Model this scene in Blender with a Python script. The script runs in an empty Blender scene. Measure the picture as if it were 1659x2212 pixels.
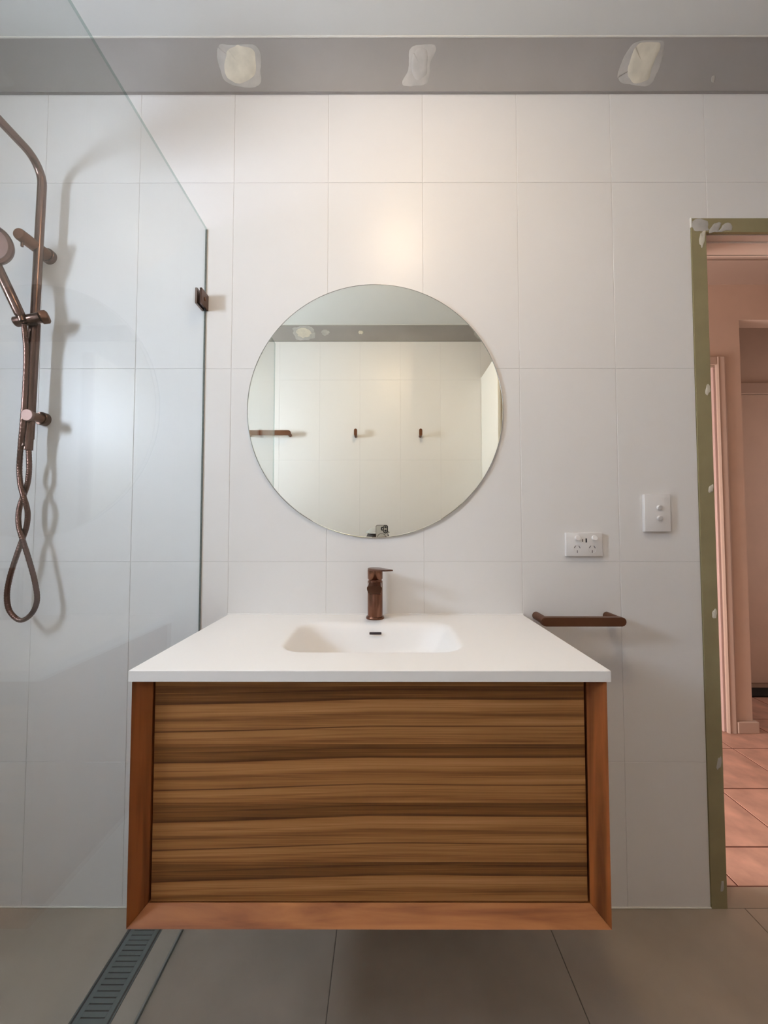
import bpy, bmesh, math, random
from mathutils import Vector, Matrix, noise

random.seed(4)
S = bpy.context.scene
COL = S.collection

# ------------------------------------------------------------------ camera
CAM_Y, CAM_Z, FPX, PITCH, YAW = -1.1943, 1.1295, 838.6, 0.0373, -0.0013
cam_data = bpy.data.cameras.new('camera')
cam_data.sensor_fit = 'HORIZONTAL'
cam_data.sensor_width = 36.0
cam_data.lens = 36.0 * FPX / 1659.0
cam_data.clip_start = 0.002
cam_data.clip_end = 50
cam = bpy.data.objects.new('camera', cam_data)
fwd = Vector((math.sin(YAW) * math.cos(PITCH), math.cos(YAW) * math.cos(PITCH), math.sin(PITCH)))
rgt = Vector((math.cos(YAW), -math.sin(YAW), 0))
upv = rgt.cross(fwd)
cam.matrix_world = Matrix(((rgt.x, upv.x, -fwd.x, 0), (rgt.y, upv.y, -fwd.y, CAM_Y), (rgt.z, upv.z, -fwd.z, CAM_Z), (0, 0, 0, 1)))
COL.objects.link(cam)
S.camera = cam

# ------------------------------------------------------------------ world, lights, exposure
world = bpy.data.worlds.new('sky')
S.world = world
world.use_nodes = True
world.node_tree.nodes['Background'].inputs[0].default_value = (0.6, 0.75, 1.0, 1)
world.node_tree.nodes['Background'].inputs[1].default_value = 0.5
WINDOW_W = 63.0
LAMP_E = 104.0
HALL_W = 58.0

def area(name, loc, rot, sx, sy, w, colour):
    d = bpy.data.lights.new(name, 'AREA')
    d.shape = 'RECTANGLE'; d.size = sx; d.size_y = sy; d.energy = w; d.color = colour
    o = bpy.data.objects.new(name, d); o.location = loc; o.rotation_euler = rot
    COL.objects.link(o)
    return o

# daylight behind the frosted bathroom window (left wall) and at the end of the hall, then an added alcove fill
area('window_daylight', (-1.73, -1.05, 1.77), (0, -math.pi / 2, 0), 0.34, 0.26, WINDOW_W, (0.815, 0.875, 1.0)).data.spread = math.radians(152)
area('hall_daylight', (-0.85, 0.55, 0.85), (0, math.radians(-88), 0), 1.3, 0.7, HALL_W, (1.0, 0.86, 0.82))
area('alcove_fill', (3.5, 1.25, 1.3), (0, math.radians(90), 0), 1.5, 0.4, 4.5, (1.0, 0.86, 0.82))  # fill lamp added to brighten the alcove, stands for no known source
S.view_settings.view_transform = 'Standard'
S.view_settings.look = 'None'
S.view_settings.gamma = 1.0
S.view_settings.use_curve_mapping = False
S.view_settings.exposure = 0.0

# ------------------------------------------------------------------ materials
def new_mat(name):
    m = bpy.data.materials.new(name); m.use_nodes = True
    nt = m.node_tree
    return m, nt, nt.nodes['Principled BSDF']

def mat(name, colour, rough=0.5, metal=0.0, spec=0.5, noise_amt=0.0, noise_scale=8.0, bump=0.0, bump_scale=200.0, coat=0.0, stretch=None):
    m, nt, b = new_mat(name)
    N = nt.nodes; L = nt.links
    b.inputs['Base Color'].default_value = (*colour, 1)
    b.inputs['Roughness'].default_value = rough
    b.inputs['Metallic'].default_value = metal
    b.inputs['Specular IOR Level'].default_value = spec
    b.inputs['Coat Weight'].default_value = coat
    if noise_amt or bump:
        tc = N.new('ShaderNodeTexCoord')
        src = tc.outputs['Object']
        if stretch:
            mp = N.new('ShaderNodeMapping'); mp.inputs['Scale'].default_value = stretch
            L.new(src, mp.inputs['Vector']); src = mp.outputs['Vector']
    if noise_amt:
        nz = N.new('ShaderNodeTexNoise'); nz.inputs['Scale'].default_value = noise_scale; nz.inputs['Detail'].default_value = 6
        L.new(src, nz.inputs['Vector'])
        rp = N.new('ShaderNodeValToRGB')
        rp.color_ramp.elements[0].position = 0.3; rp.color_ramp.elements[1].position = 0.7
        rp.color_ramp.elements[0].color = (*[c * (1 - noise_amt) for c in colour], 1)
        rp.color_ramp.elements[1].color = (*[min(1, c * (1 + noise_amt)) for c in colour], 1)
        L.new(nz.outputs['Fac'], rp.inputs['Fac']); L.new(rp.outputs['Color'], b.inputs['Base Color'])
    if bump:
        nb = N.new('ShaderNodeTexNoise'); nb.inputs['Scale'].default_value = bump_scale; nb.inputs['Detail'].default_value = 3
        L.new(src, nb.inputs['Vector'])
        bp = N.new('ShaderNodeBump'); bp.inputs['Strength'].default_value = bump; bp.inputs['Distance'].default_value = 0.001
        L.new(nb.outputs['Fac'], bp.inputs['Height']); L.new(bp.outputs['Normal'], b.inputs['Normal'])
    return m

def glass_mat(name, tint, edge=False):
    m, nt, b = new_mat(name)
    N = nt.nodes; L = nt.links
    N.remove(b)
    tr = N.new('ShaderNodeBsdfTransparent'); tr.inputs['Color'].default_value = (*tint, 1)
    gl = N.new('ShaderNodeBsdfGlossy'); gl.inputs['Roughness'].default_value = 0.0
    geo = N.new('ShaderNodeNewGeometry')
    mr = N.new('ShaderNodeMapRange'); mr.inputs['To Min'].default_value = 1.5; mr.inputs['To Max'].default_value = 1 / 1.5
    L.new(geo.outputs['Backfacing'], mr.inputs['Value'])
    fr = N.new('ShaderNodeFresnel'); L.new(mr.outputs['Result'], fr.inputs['IOR'])
    mx = N.new('ShaderNodeMixShader')
    L.new(fr.outputs['Fac'], mx.inputs['Fac']); L.new(tr.outputs[0], mx.inputs[1]); L.new(gl.outputs[0], mx.inputs[2])
    L.new(mx.outputs[0], N['Material Output'].inputs['Surface'])
    return m

def frosted_mat():
    m, nt, b = new_mat('frosted_glass')
    N = nt.nodes; L = nt.links
    N.remove(b)
    tl = N.new('ShaderNodeBsdfTranslucent'); tl.inputs['Color'].default_value = (0.92, 0.95, 0.97, 1)
    tr = N.new('ShaderNodeBsdfTransparent'); tr.inputs['Color'].default_value = (0.92, 0.95, 0.97, 1)
    mx = N.new('ShaderNodeMixShader'); mx.inputs['Fac'].default_value = 0.5
    L.new(tl.outputs[0], mx.inputs[1]); L.new(tr.outputs[0], mx.inputs[2])
    L.new(mx.outputs[0], N['Material Output'].inputs['Surface'])
    return m

def emit_mat(name, colour, strength):
    m, nt, b = new_mat(name)
    b.inputs['Base Color'].default_value = (0.8, 0.8, 0.78, 1)
    b.inputs['Emission Color'].default_value = (*colour, 1)
    b.inputs['Emission Strength'].default_value = strength
    return m

def wood_panel_mat():
    """horizontal veneer whose figure repeats every 0.109 m down the drawer front"""
    m, nt, b = new_mat('veneer_wood')
    N = nt.nodes; L = nt.links
    def math_node(op, a=None, bb=None, c=None):
        n = N.new('ShaderNodeMath'); n.operation = op
        for i, v in enumerate((a, bb, c)):
            if v is None: continue
            if isinstance(v, (int, float)): n.inputs[i].default_value = v
            else: L.new(v, n.inputs[i])
        return n.outputs[0]
    tc = N.new('ShaderNodeTexCoord')
    sp = N.new('ShaderNodeSeparateXYZ'); L.new(tc.outputs['Object'], sp.inputs[0])
    X, Z = sp.outputs['X'], sp.outputs['Z']
    P = 0.1095
    # slow waviness of the grain along x
    cx = N.new('ShaderNodeCombineXYZ'); L.new(math_node('MULTIPLY', X, 2.0), cx.inputs[0]); 
    L.new(math_node('MULTIPLY', Z, 3.0), cx.inputs[1])
    wn = N.new('ShaderNodeTexNoise'); wn.inputs['Scale'].default_value = 1.0; wn.inputs['Detail'].default_value = 1.5
    L.new(cx.outputs[0], wn.inputs['Vector'])
    wav = math_node('MULTIPLY', math_node('SUBTRACT', wn.outputs['Fac'], 0.5), 0.012)
    zz = math_node('SUBTRACT', 0.8225, Z)                       # distance down from first seam
    u = math_node('FRACT', math_node('DIVIDE', zz, P))          # crisp seam coordinate
    # grain coordinate inside one repeat: drifts upward to the right
    slope = math_node('MULTIPLY', math_node('MINIMUM', math_node('ADD', X, 0.03), 0.0), 0.030)
    g = math_node('ADD', math_node('MULTIPLY', u, P), math_node('ADD', wav, slope))
    cg = N.new('ShaderNodeCombineXYZ')
    L.new(math_node('MULTIPLY', X, 0.9), cg.inputs[0]); L.new(math_node('MULTIPLY', g, 42.0), cg.inputs[1])
    n1 = N.new('ShaderNodeTexNoise'); n1.inputs['Scale'].default_value = 1.0; n1.inputs['Detail'].default_value = 3; n1.inputs['Roughness'].default_value = 0.55
    L.new(cg.outputs[0], n1.inputs['Vector'])
    cf = N.new('ShaderNodeCombineXYZ')
    L.new(math_node('MULTIPLY', X, 5.0), cf.inputs[0]); L.new(math_node('MULTIPLY', math_node('ADD', Z, wav), 420.0), cf.inputs[1])
    n2 = N.new('ShaderNodeTexNoise'); n2.inputs['Scale'].default_value = 1.0; n2.inputs['Detail'].default_value = 4
    L.new(cf.outputs[0], n2.inputs['Vector'])
    # profile of one repeat (dark band under the seam, dark lines, light middle)
    gu = math_node('DIVIDE', g, P)
    pr = N.new('ShaderNodeValToRGB'); L.new(gu, pr.inputs['Fac'])
    el = pr.color_ramp.elements
    el[0].position = 0.0; el[0].color = (0.30,) * 3 + (1,)
    el[1].position = 1.0; el[1].color = (0.62,) * 3 + (1,)
    for p_, v_ in ((0.04, 0.34), (0.06, 0.14), (0.08, 0.36), (0.17, 0.36), (0.222, 0.02), (0.24, 0.66), (0.36, 0.74), (0.375, 0.52), (0.39, 0.74), (0.50, 0.46), (0.53, 0.50), (0.60, 0.66), (0.675, 0.62), (0.69, 0.10), (0.708, 0.66), (0.80, 0.64), (0.82, 0.44), (0.86, 0.60)):
        e = el.new(p_); e.color = (v_, v_, v_, 1)
    v = math_node('ADD', math_node('MULTIPLY', pr.outputs['Color'], 0.78), math_node('MULTIPLY', n1.outputs['Fac'], 1.0))
    v = math_node('ADD', math_node('SUBTRACT', v, 0.52), math_node('MULTIPLY', math_node('SUBTRACT', n2.outputs['Fac'], 0.5), 0.55))
    rp = N.new('ShaderNodeValToRGB'); L.new(v, rp.inputs['Fac'])
    el = rp.color_ramp.elements
    el[0].position = 0.0; el[0].color = (0.085, 0.028, 0.007, 1)
    el[1].position = 1.0; el[1].color = (0.56, 0.28, 0.115, 1)
    for p_, c_ in ((0.25, (0.18, 0.068, 0.016)), (0.5, (0.34, 0.15, 0.045)), (0.75, (0.45, 0.215, 0.078))):
        e = el.new(p_); e.color = (*c_, 1)
    L.new(rp.outputs['Color'], b.inputs['Base Color'])
    b.inputs['Roughness'].default_value = 0.5
    b.inputs['Specular IOR Level'].default_value = 0.25
    bp = N.new('ShaderNodeBump'); bp.inputs['Strength'].default_value = 0.15; bp.inputs['Distance'].default_value = 0.0006
    L.new(n2.outputs['Fac'], bp.inputs['Height']); L.new(bp.outputs['Normal'], b.inputs['Normal'])
    return m

def wood_solid_mat(name, stretch, dark, light):
    m, nt, b = new_mat(name)
    N = nt.nodes; L = nt.links
    tc = N.new('ShaderNodeTexCoord')
    mp = N.new('ShaderNodeMapping'); mp.inputs['Scale'].default_value = stretch
    L.new(tc.outputs['Object'], mp.inputs['Vector'])
    n1 = N.new('ShaderNodeTexNoise'); n1.inputs['Scale'].default_value = 1; n1.inputs['Detail'].default_value = 5
    n1.inputs['Distortion'].default_value = 0.6
    L.new(mp.outputs[0], n1.inputs['Vector'])
    rp = N.new('ShaderNodeValToRGB'); L.new(n1.outputs['Fac'], rp.inputs['Fac'])
    el = rp.color_ramp.elements
    el[0].position = 0.28; el[0].color = (*dark, 1); el[1].position = 0.62; el[1].color = (*light, 1)
    L.new(rp.outputs['Color'], b.inputs['Base Color'])
    b.inputs['Roughness'].default_value = 0.42
    b.inputs['Specular IOR Level'].default_value = 0.25
    return m

M = {}
M['tile'] = mat('wall_tile_glaze', (0.82, 0.80, 0.775), 0.36, spec=0.36, noise_amt=0.012, noise_scale=3, bump=0.10, bump_scale=60)
M['grout'] = mat('grout', (0.72, 0.70, 0.67), 0.9)
M['ceiling'] = mat('ceiling_paint', (0.74, 0.74, 0.71), 0.85, noise_amt=0.02, noise_scale=1.5)
M['cornice'] = mat('cornice_paper', (0.335, 0.31, 0.285), 0.8, noise_amt=0.10, noise_scale=2.2)
M['plaster'] = mat('plaster_compound', (0.66, 0.61, 0.50), 0.85, noise_amt=0.10, noise_scale=30, bump=0.3, bump_scale=80)
M['plaster_thin'] = mat('plaster_smear', (0.47, 0.445, 0.41), 0.85, noise_amt=0.12, noise_scale=25)
M['green'] = mat('green_plasterboard', (0.29, 0.245, 0.125), 0.85, noise_amt=0.10, noise_scale=9)
M['floor_tile'] = mat('floor_tile_stone', (0.385, 0.325, 0.26), 0.55, spec=0.35, noise_amt=0.14, noise_scale=3.5, bump=0.1, bump_scale=300)
M['floor_grout'] = mat('floor_grout', (0.17, 0.15, 0.125), 0.9)
M['sealant'] = mat('white_sealant', (0.80, 0.78, 0.72), 0.35)
M['white_solid'] = mat('solid_surface_white', (0.93, 0.91, 0.885), 0.42, spec=0.4)
M['veneer'] = wood_panel_mat()
M['stile_shaded'] = wood_solid_mat('stile_wood_shaded', (45, 45, 2.2), (0.070, 0.015, 0.003), (0.27, 0.078, 0.018))  # frame wood with the shade of the inward-facing sides in its colour
M['rail_wood_lit'] = wood_solid_mat('rail_wood_lit', (2.6, 30, 34), (0.12, 0.026, 0.006), (0.40, 0.155, 0.050))  # same frame wood, paler: light caught by the upward bevel is in the colour
M['dark'] = mat('dark_gap', (0.006, 0.005, 0.004), 0.9)
M['bronze'] = mat('brushed_bronze', (0.135, 0.082, 0.066), 0.26, metal=1.0, noise_amt=0.08, noise_scale=60, bump=0.15, bump_scale=400)
M['tap_bronze'] = mat('tap_bronze', (0.19, 0.088, 0.055), 0.24, metal=1.0)
M['bronze_matte'] = mat('matt_bronze', (0.15, 0.062, 0.030), 0.42, metal=0.7)
M['bronze_light'] = mat('bronze_face', (0.26, 0.17, 0.145), 0.55, metal=1.0)
M['hose'] = mat('ribbed_bronze_hose', (0.13, 0.075, 0.06), 0.32, metal=1.0)
M['mirror'] = mat('mirror_silver', (0.93, 0.93, 0.84), 0.0, metal=1.0)
M['mirror_edge'] = mat('mirror_edge', (0.5, 0.5, 0.46), 0.15, metal=0.4)
M['glass'] = glass_mat('clear_shower_glass', (0.94, 0.957, 0.957))
M['glass_edge'] = glass_mat('glass_edge', (0.62, 0.72, 0.70))
M['frosted'] = frosted_mat()
M['seal_dark'] = mat('dark_grey_seal', (0.27, 0.26, 0.245), 0.5)
M['plastic'] = mat('white_plastic', (0.82, 0.80, 0.78), 0.30)
M['socket_hole'] = mat('socket_hole', (0.03, 0.02, 0.03), 0.6)
M['drain'] = mat('drain_steel', (0.135, 0.165, 0.16), 0.45, metal=0.6)
M['drain_dark'] = mat('drain_void', (0.012, 0.016, 0.016), 0.8)
M['hall_wall'] = mat('hall_wall_paint', (0.70, 0.565, 0.47), 0.8, noise_amt=0.03)
M['hall_trim'] = mat('hall_trim_gloss', (0.60, 0.46, 0.43), 0.30)
M['hall_frame'] = mat('hall_frame_paint', (0.58, 0.465, 0.39), 0.5)
M['hall_ceiling'] = mat('hall_ceiling_paint', (0.46, 0.37, 0.31), 0.85)
M['pink_tile'] = mat('pink_floor_tile', (0.60, 0.37, 0.285), 0.45, noise_amt=0.26, noise_scale=9)
M['pink_grout'] = mat('dark_red_grout', (0.14, 0.045, 0.03), 0.9)
M['panel_white'] = mat('white_partition_paint', (0.88, 0.85, 0.78), 0.5)
M['panel_edge'] = mat('partition_edge_timber', (0.42, 0.37, 0.29), 0.6)
M['lamp'] = emit_mat('lamp_diffuser', (1.0, 0.76, 0.50), LAMP_E)
M['lamp_rim'] = mat('lamp_rim', (0.75, 0.75, 0.73), 0.4)
M['phone_back'] = mat('phone_back_grey', (0.62, 0.61, 0.58), 0.35)
M['phone_black'] = mat('phone_black', (0.012, 0.012, 0.012), 0.3)
M['lens'] = mat('phone_lens', (0.02, 0.02, 0.03), 0.05, spec=0.8)
M['phone_ring'] = mat('phone_metal', (0.55, 0.55, 0.54), 0.25, metal=0.8)
M['skin'] = mat('skin', (0.50, 0.30, 0.21), 0.5, noise_amt=0.06, noise_scale=20)
M['hair'] = mat('dark_brown_hair', (0.035, 0.02, 0.012), 0.6, bump=0.6, bump_scale=300)
M['cap'] = mat('grey_cap_cloth', (0.40, 0.39, 0.36), 0.8)
M['shirt'] = mat('dark_shirt', (0.03, 0.035, 0.045), 0.85)
M['trousers'] = mat('grey_trousers', (0.06, 0.06, 0.07), 0.85)
M['eye'] = mat('eye_white', (0.75, 0.73, 0.70), 0.2)

# ------------------------------------------------------------------ helpers
def new_obj(name, me, m=None, parent=None, loc=None):
    if m and not me.materials:
        me.materials.append(m)
    o = bpy.data.objects.new(name, me)
    COL.objects.link(o)
    if parent: o.parent = parent
    if loc: o.location = loc
    return o

def obj(name, bm, m, parent=None, smooth=False, loc=None):
    bmesh.ops.recalc_face_normals(bm, faces=bm.faces)
    me = bpy.data.meshes.new(name)
    if smooth:
        for f in bm.faces: f.smooth = True
    bm.to_mesh(me); bm.free()
    return new_obj(name, me, m, parent, loc)

def auto_smooth(o, ang=35):
    me = o.data
    for p in me.polygons: p.use_smooth = True
    bm = bmesh.new(); bm.from_mesh(me)
    for e in bm.edges:
        if len(e.link_faces) == 2:
            e.smooth = e.calc_face_angle(0) < math.radians(ang)
    bm.to_mesh(me); bm.free()
    return o

def add_box(bm, x0, x1, y0, y1, z0, z1, bev=0.0, seg=2):
    r = bmesh.ops.create_cube(bm, size=1.0)
    vs = r['verts']
    for v in vs:
        v.co = Vector(((x0 + x1) / 2 + v.co.x * (x1 - x0), (y0 + y1) / 2 + v.co.y * (y1 - y0), (z0 + z1) / 2 + v.co.z * (z1 - z0)))
    if bev:
        es = list({e for v in vs for e in v.link_edges})
        bmesh.ops.bevel(bm, geom=es, offset=bev, segments=seg, affect='EDGES', profile=0.5)

def box(name, b, m, parent=None, bev=0.0, seg=2):
    bm = bmesh.new(); add_box(bm, *b, bev=bev, seg=seg)
    return obj(name, bm, m, parent)

def add_prism(bm, poly, axis, a, b):
    """extrude polygon (2D) along axis 'x','y','z' between a and b"""
    def P(u, v, w):
        return {'x': (w, u, v), 'y': (u, w, v), 'z': (u, v, w)}[axis]
    va = [bm.verts.new(P(u, v, a)) for u, v in poly]
    vb = [bm.verts.new(P(u, v, b)) for u, v in poly]
    fa = bm.faces.new(va); fb = bm.faces.new(vb[::-1])
    n = len(poly)
    for i in range(n):
        bm.faces.new((va[i], va[(i + 1) % n], vb[(i + 1) % n], vb[i]))
    return fa, fb

def frame_axes(d):
    d = d.normalized()
    h = Vector((0, 0, 1)) if abs(d.z) < 0.9 else Vector((1, 0, 0))
    u = d.cross(h).normalized(); v = d.cross(u).normalized()
    return u, v

def add_tube(bm, pts, r, n=16, caps=True, scale_u=1.0):
    pts = [Vector(p) for p in pts]
    rad = r if isinstance(r, (list, tuple)) else [r] * len(pts)
    rings = []; u = None
    for i, p in enumerate(pts):
        if i == 0: d = pts[1] - p
        elif i == len(pts) - 1: d = p - pts[i - 1]
        else: d = (pts[i + 1] - p).normalized() + (p - pts[i - 1]).normalized()
        d.normalize()
        if u is None: u, v = frame_axes(d)
        else:
            u = (u - d * u.dot(d)).normalized(); v = d.cross(u).normalized()
        rings.append([bm.verts.new(p + (u * math.cos(2 * math.pi * k / n) * scale_u + v * math.sin(2 * math.pi * k / n)) * rad[i]) for k in range(n)])
    for a, b in zip(rings, rings[1:]):
        for k in range(n):
            bm.faces.new((a[k], a[(k + 1) % n], b[(k + 1) % n], b[k]))
    if caps:
        bm.faces.new(rings[0][::-1]); bm.faces.new(rings[-1])

def tube(name, pts, r, m, parent=None, n=16):
    bm = bmesh.new(); add_tube(bm, pts, r, n)
    return auto_smooth(obj(name, bm, m, parent), 50)

def add_lathe(bm, prof, centre, axis, n=32):
    """prof: list of (radius, distance along axis)"""
    axis = Vector(axis).normalized(); u, v = frame_axes(axis); c = Vector(centre)
    rings = []
    for r, h in prof:
        if r < 1e-6: rings.append([bm.verts.new(c + axis * h)])
        else: rings.append([bm.verts.new(c + axis * h + (u * math.cos(2 * math.pi * k / n) + v * math.sin(2 * math.pi * k / n)) * r) for k in range(n)])
    for a, b in zip(rings, rings[1:]):
        if len(a) == 1 and len(b) == 1: continue
        for k in range(n):
            k2 = (k + 1) % n
            if len(a) == 1: bm.faces.new((a[0], b[k2], b[k]))
            elif len(b) == 1: bm.faces.new((a[k], a[k2], b[0]))
            else: bm.faces.new((a[k], a[k2], b[k2], b[k]))
    if len(rings[0]) > 1: bm.faces.new(rings[0][::-1])
    if len(rings[-1]) > 1: bm.faces.new(rings[-1])

def lathe(name, prof, centre, axis, m, parent=None, n=32, ang=35):
    bm = bmesh.new(); add_lathe(bm, prof, centre, axis, n)
    return auto_smooth(obj(name, bm, m, parent), ang)

def smooth_path(pts, sub=6):
    P = [Vector(p) for p in pts]; out = []
    for i in range(len(P) - 1):
        p0 = P[max(i - 1, 0)]; p1 = P[i]; p2 = P[i + 1]; p3 = P[min(i + 2, len(P) - 1)]
        for s in range(sub):
            t = s / sub
            out.append(0.5 * ((2 * p1) + (p2 - p0) * t + (2 * p0 - 5 * p1 + 4 * p2 - p3) * t * t + (3 * p1 - p0 - 3 * p2 + p3) * t ** 3))
    out.append(P[-1]); return out

def empty(name, loc=(0, 0, 0)):
    o = bpy.data.objects.new(name, None); o.empty_display_size = 0.05
    COL.objects.link(o); o.location = loc
    return o

def tag(o, label, cat, group=None):
    o['label'] = label; o['category'] = cat
    if group: o['group'] = group
    return o

def struct(o, label=None):
    o['kind'] = 'structure'
    if label: o['label'] = label
    return o

def thing(name, label, cat, loc=(0, 0, 0), group=None):
    return tag(empty(name, loc), label, cat, group)

_Rt, _Up, _Fw = rgt, upv, fwd
def at(px, py, y):
    """point on the plane at depth y that the photograph shows at pixel px, py (used only to place things where they stand)"""
    d = _Fw + _Rt * ((px - 829.5) / FPX) - _Up * ((py - 1106) / FPX)
    t = (y - CAM_Y) / d.y
    return Vector((0, CAM_Y, CAM_Z)) + d * t

# ------------------------------------------------------------------ room shell
XL, XR, YB, ZC = -1.65, 1.95, -1.68, 2.60        # left wall, right wall, wall behind the camera, ceiling
DX0, DX1, DZ = 0.967, 1.877, 2.102              # edge of the tiles round the doorway
OX0, OX1, OZ = 1.014, 1.830, 2.057              # clear opening
T = 0.010; GR = 0.0013

bm = bmesh.new()
add_box(bm, XL - 0.10, DX0, GR, 0.100, -0.10, ZC)
add_box(bm, DX0, DX1, GR, 0.100, DZ, ZC)
add_box(bm, DX1, XR + 0.10, GR, 0.100, -0.10, ZC)
wall_back = struct(obj('wall_back', bm, M['grout']), 'white tiled wall behind the vanity')
wall_front = struct(box('wall_front', (XL - 0.1, XR + 0.1, YB - 0.10, YB - GR, -0.10, ZC), M['grout']), 'white tiled wall opposite the vanity, seen in the mirror')
WY0, WY1, WZ0, WZ1 = -1.29, -0.81, 1.38, 2.06
bm = bmesh.new()
add_box(bm, XL - 0.10, XL - GR, YB, WY0, -0.10, ZC)
add_box(bm, XL - 0.10, XL - GR, WY1, 0.0, -0.10, ZC)
add_box(bm, XL - 0.10, XL - GR, WY0, WY1, -0.10, WZ0)
add_box(bm, XL - 0.10, XL - GR, WY0, WY1, WZ1, ZC)
wall_left = struct(obj('wall_left', bm, M['grout']))
wall_right = struct(box('wall_right', (XR + GR, XR + 0.10, YB, 0.0, -0.10, ZC), M['grout']))
ceiling = struct(box('ceiling', (XL - 0.1, XR + 0.1, YB - 0.1, 0.10, ZC, ZC + 0.1), M['ceiling']), 'off white plastered ceiling')
floor = struct(box('floor', (XL - 0.1, XR + 0.1, YB - 0.1, 0.069, -0.10, -0.0015), M['floor_grout']), 'grey beige stone look tiled bathroom floor')

def poly_minus_rect(x0, x1, z0, z1, hx0, hx1, hz0, hz1):
    """outlines of the cell minus the hole"""
    if x1 <= hx0 + 1e-6 or x0 >= hx1 - 1e-6 or z1 <= hz0 + 1e-6 or z0 >= hz1 - 1e-6:
        return [[(x0, z0), (x1, z0), (x1, z1), (x0, z1)]]
    inx0, inx1 = x0 >= hx0 - 1e-6, x1 <= hx1 + 1e-6
    inz0, inz1 = z0 >= hz0 - 1e-6, z1 <= hz1 + 1e-6
    if inx0 and inx1 and inz0 and inz1: return []
    out = []
    if inz0 and inz1:
        if not inx0: out.append([(x0, z0), (hx0, z0), (hx0, z1), (x0, z1)])
        if not inx1: out.append([(hx1, z0), (x1, z0), (x1, z1), (hx1, z1)])
        return out
    if inx0 and inx1:
        if not inz1: out.append([(x0, hz1), (x1, hz1), (x1, z1), (x0, z1)])
        if not inz0: out.append([(x0, z0), (x1, z0), (x1, hz0), (x0, hz0)])
        return out
    if not inx0 and inz0: return [[(x0, z0), (hx0, z0), (hx0, hz1), (x1, hz1), (x1, z1), (x0, z1)]]
    if not inx1 and inz0: return [[(hx1, z0), (x1, z0), (x1, z1), (x0, z1), (x0, hz1), (hx1, hz1)]]
    out.append([(x0, z0), (x1, z0), (x1, hz0), (x0, hz0)])
    out.append([(x0, hz1), (x1, hz1), (x1, z1), (x0, z1)])
    return out

def shrink(poly, g):
    cx = sum(p[0] for p in poly) / len(poly); cz = sum(p[1] for p in poly) / len(poly)
    n = len(poly); out = []
    for i in range(n):
        p0 = Vector(poly[i - 1]); p = Vector(poly[i]); p1 = Vector(poly[(i + 1) % n])
        a = (p - p0).normalized(); b = (p1 - p).normalized()
        na = Vector((-a.y, a.x)); nb = Vector((-b.y, b.x))
        out.append(tuple(p + (na + nb) * g))
    return out

_mesh_cache = {}
def tile_piece(name, poly, plane, face, thick, m, parent, bev=0.0006, gap=0.0006, key=None):
    """flat tile: poly in the wall's own 2D frame; plane 'y-' faces -y, 'y+' faces +y, 'x+','x-','z'; rests at coordinate face"""
    ox = min(p[0] for p in poly); oz = min(p[1] for p in poly)
    rel = [(round(p[0] - ox, 4), round(p[1] - oz, 4)) for p in poly]
    k = (name, tuple(rel), plane, m.name)
    if k not in _mesh_cache:
        q = shrink(rel, gap)
        bm = bmesh.new()
        if plane[0] == 'y':
            s = 1 if plane == 'y-' else -1
            add_prism(bm, q, 'y', 0.0, thick * s)
            test = lambda f: abs(f.calc_center_median().y) < 1e-6
        elif plane[0] == 'x':
            s = 1 if plane == 'x-' else -1
            add_prism(bm, q, 'x', 0.0, thick * s)
            test = lambda f: abs(f.calc_center_median().x) < 1e-6
        else:
            add_prism(bm, q, 'z', 0.0, -thick)
            test = lambda f: abs(f.calc_center_median().z) < 1e-6
        fs = [f for f in bm.faces if test(f)]
        es = list({e for f in fs for e in f.edges})
        bmesh.ops.bevel(bm, geom=es, offset=bev, segments=1, affect='EDGES')
        bmesh.ops.recalc_face_normals(bm, faces=bm.faces)
        me = bpy.data.meshes.new(name); bm.to_mesh(me); bm.free(); me.materials.append(m)
        _mesh_cache[k] = me
    me = _mesh_cache[k]
    o = bpy.data.objects.new(name, me); COL.objects.link(o); o.parent = parent
    j = random.uniform(0, 0.0003)
    if plane[0] == 'y': o.location = (ox, face + (j if plane == 'y-' else -j), oz)
    elif plane[0] == 'x': o.location = (face + (j if plane == 'x-' else -j), ox, oz)
    else: o.location = (ox, oz, face - j * 0.4)
    return o

TG, TH = -0.1787, 0.4219
ZJ = [0.0] + [TH + 0.6 * j for j in range(4)] + [ZC]
def edges(lo, hi, g, step):
    e = [lo]; k = math.ceil((lo + 0.02 - g) / step)
    while g + step * k < hi - 0.02:
        e.append(g + step * k); k += 1
    return e + [hi]
XJ = edges(XL, XR, TG, 0.3)
for i in range(len(XJ) - 1):
    for j in range(len(ZJ) - 1):
        for poly in poly_minus_rect(XJ[i], XJ[i + 1], ZJ[j], ZJ[j + 1], DX0, DX1, -0.01, DZ):
            tile_piece('tile', poly, 'y-', 0.0, T, M['tile'], wall_back)
XJ2 = edges(XL, XR, -0.183, 0.3)
for i in range(len(XJ2) - 1):
    for j in range(len(ZJ) - 1):
        tile_piece('tile', [(XJ2[i], ZJ[j]), (XJ2[i + 1], ZJ[j]), (XJ2[i + 1], ZJ[j + 1]), (XJ2[i], ZJ[j + 1])], 'y+', YB, T, M['tile'], wall_front)
YJ = edges(YB, 0.0, -0.28, 0.3)
for i in range(len(YJ) - 1):
    for j in range(len(ZJ) - 1):
        for poly in poly_minus_rect(YJ[i], YJ[i + 1], ZJ[j], ZJ[j + 1], WY0, WY1, WZ0, WZ1):
            tile_piece('tile', poly, 'x+', XL, T, M['tile'], wall_left)
        tile_piece('tile', [(YJ[i], ZJ[j]), (YJ[i + 1], ZJ[j]), (YJ[i + 1], ZJ[j + 1]), (YJ[i], ZJ[j + 1])], 'x-', XR, T, M['tile'], wall_right)

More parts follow.
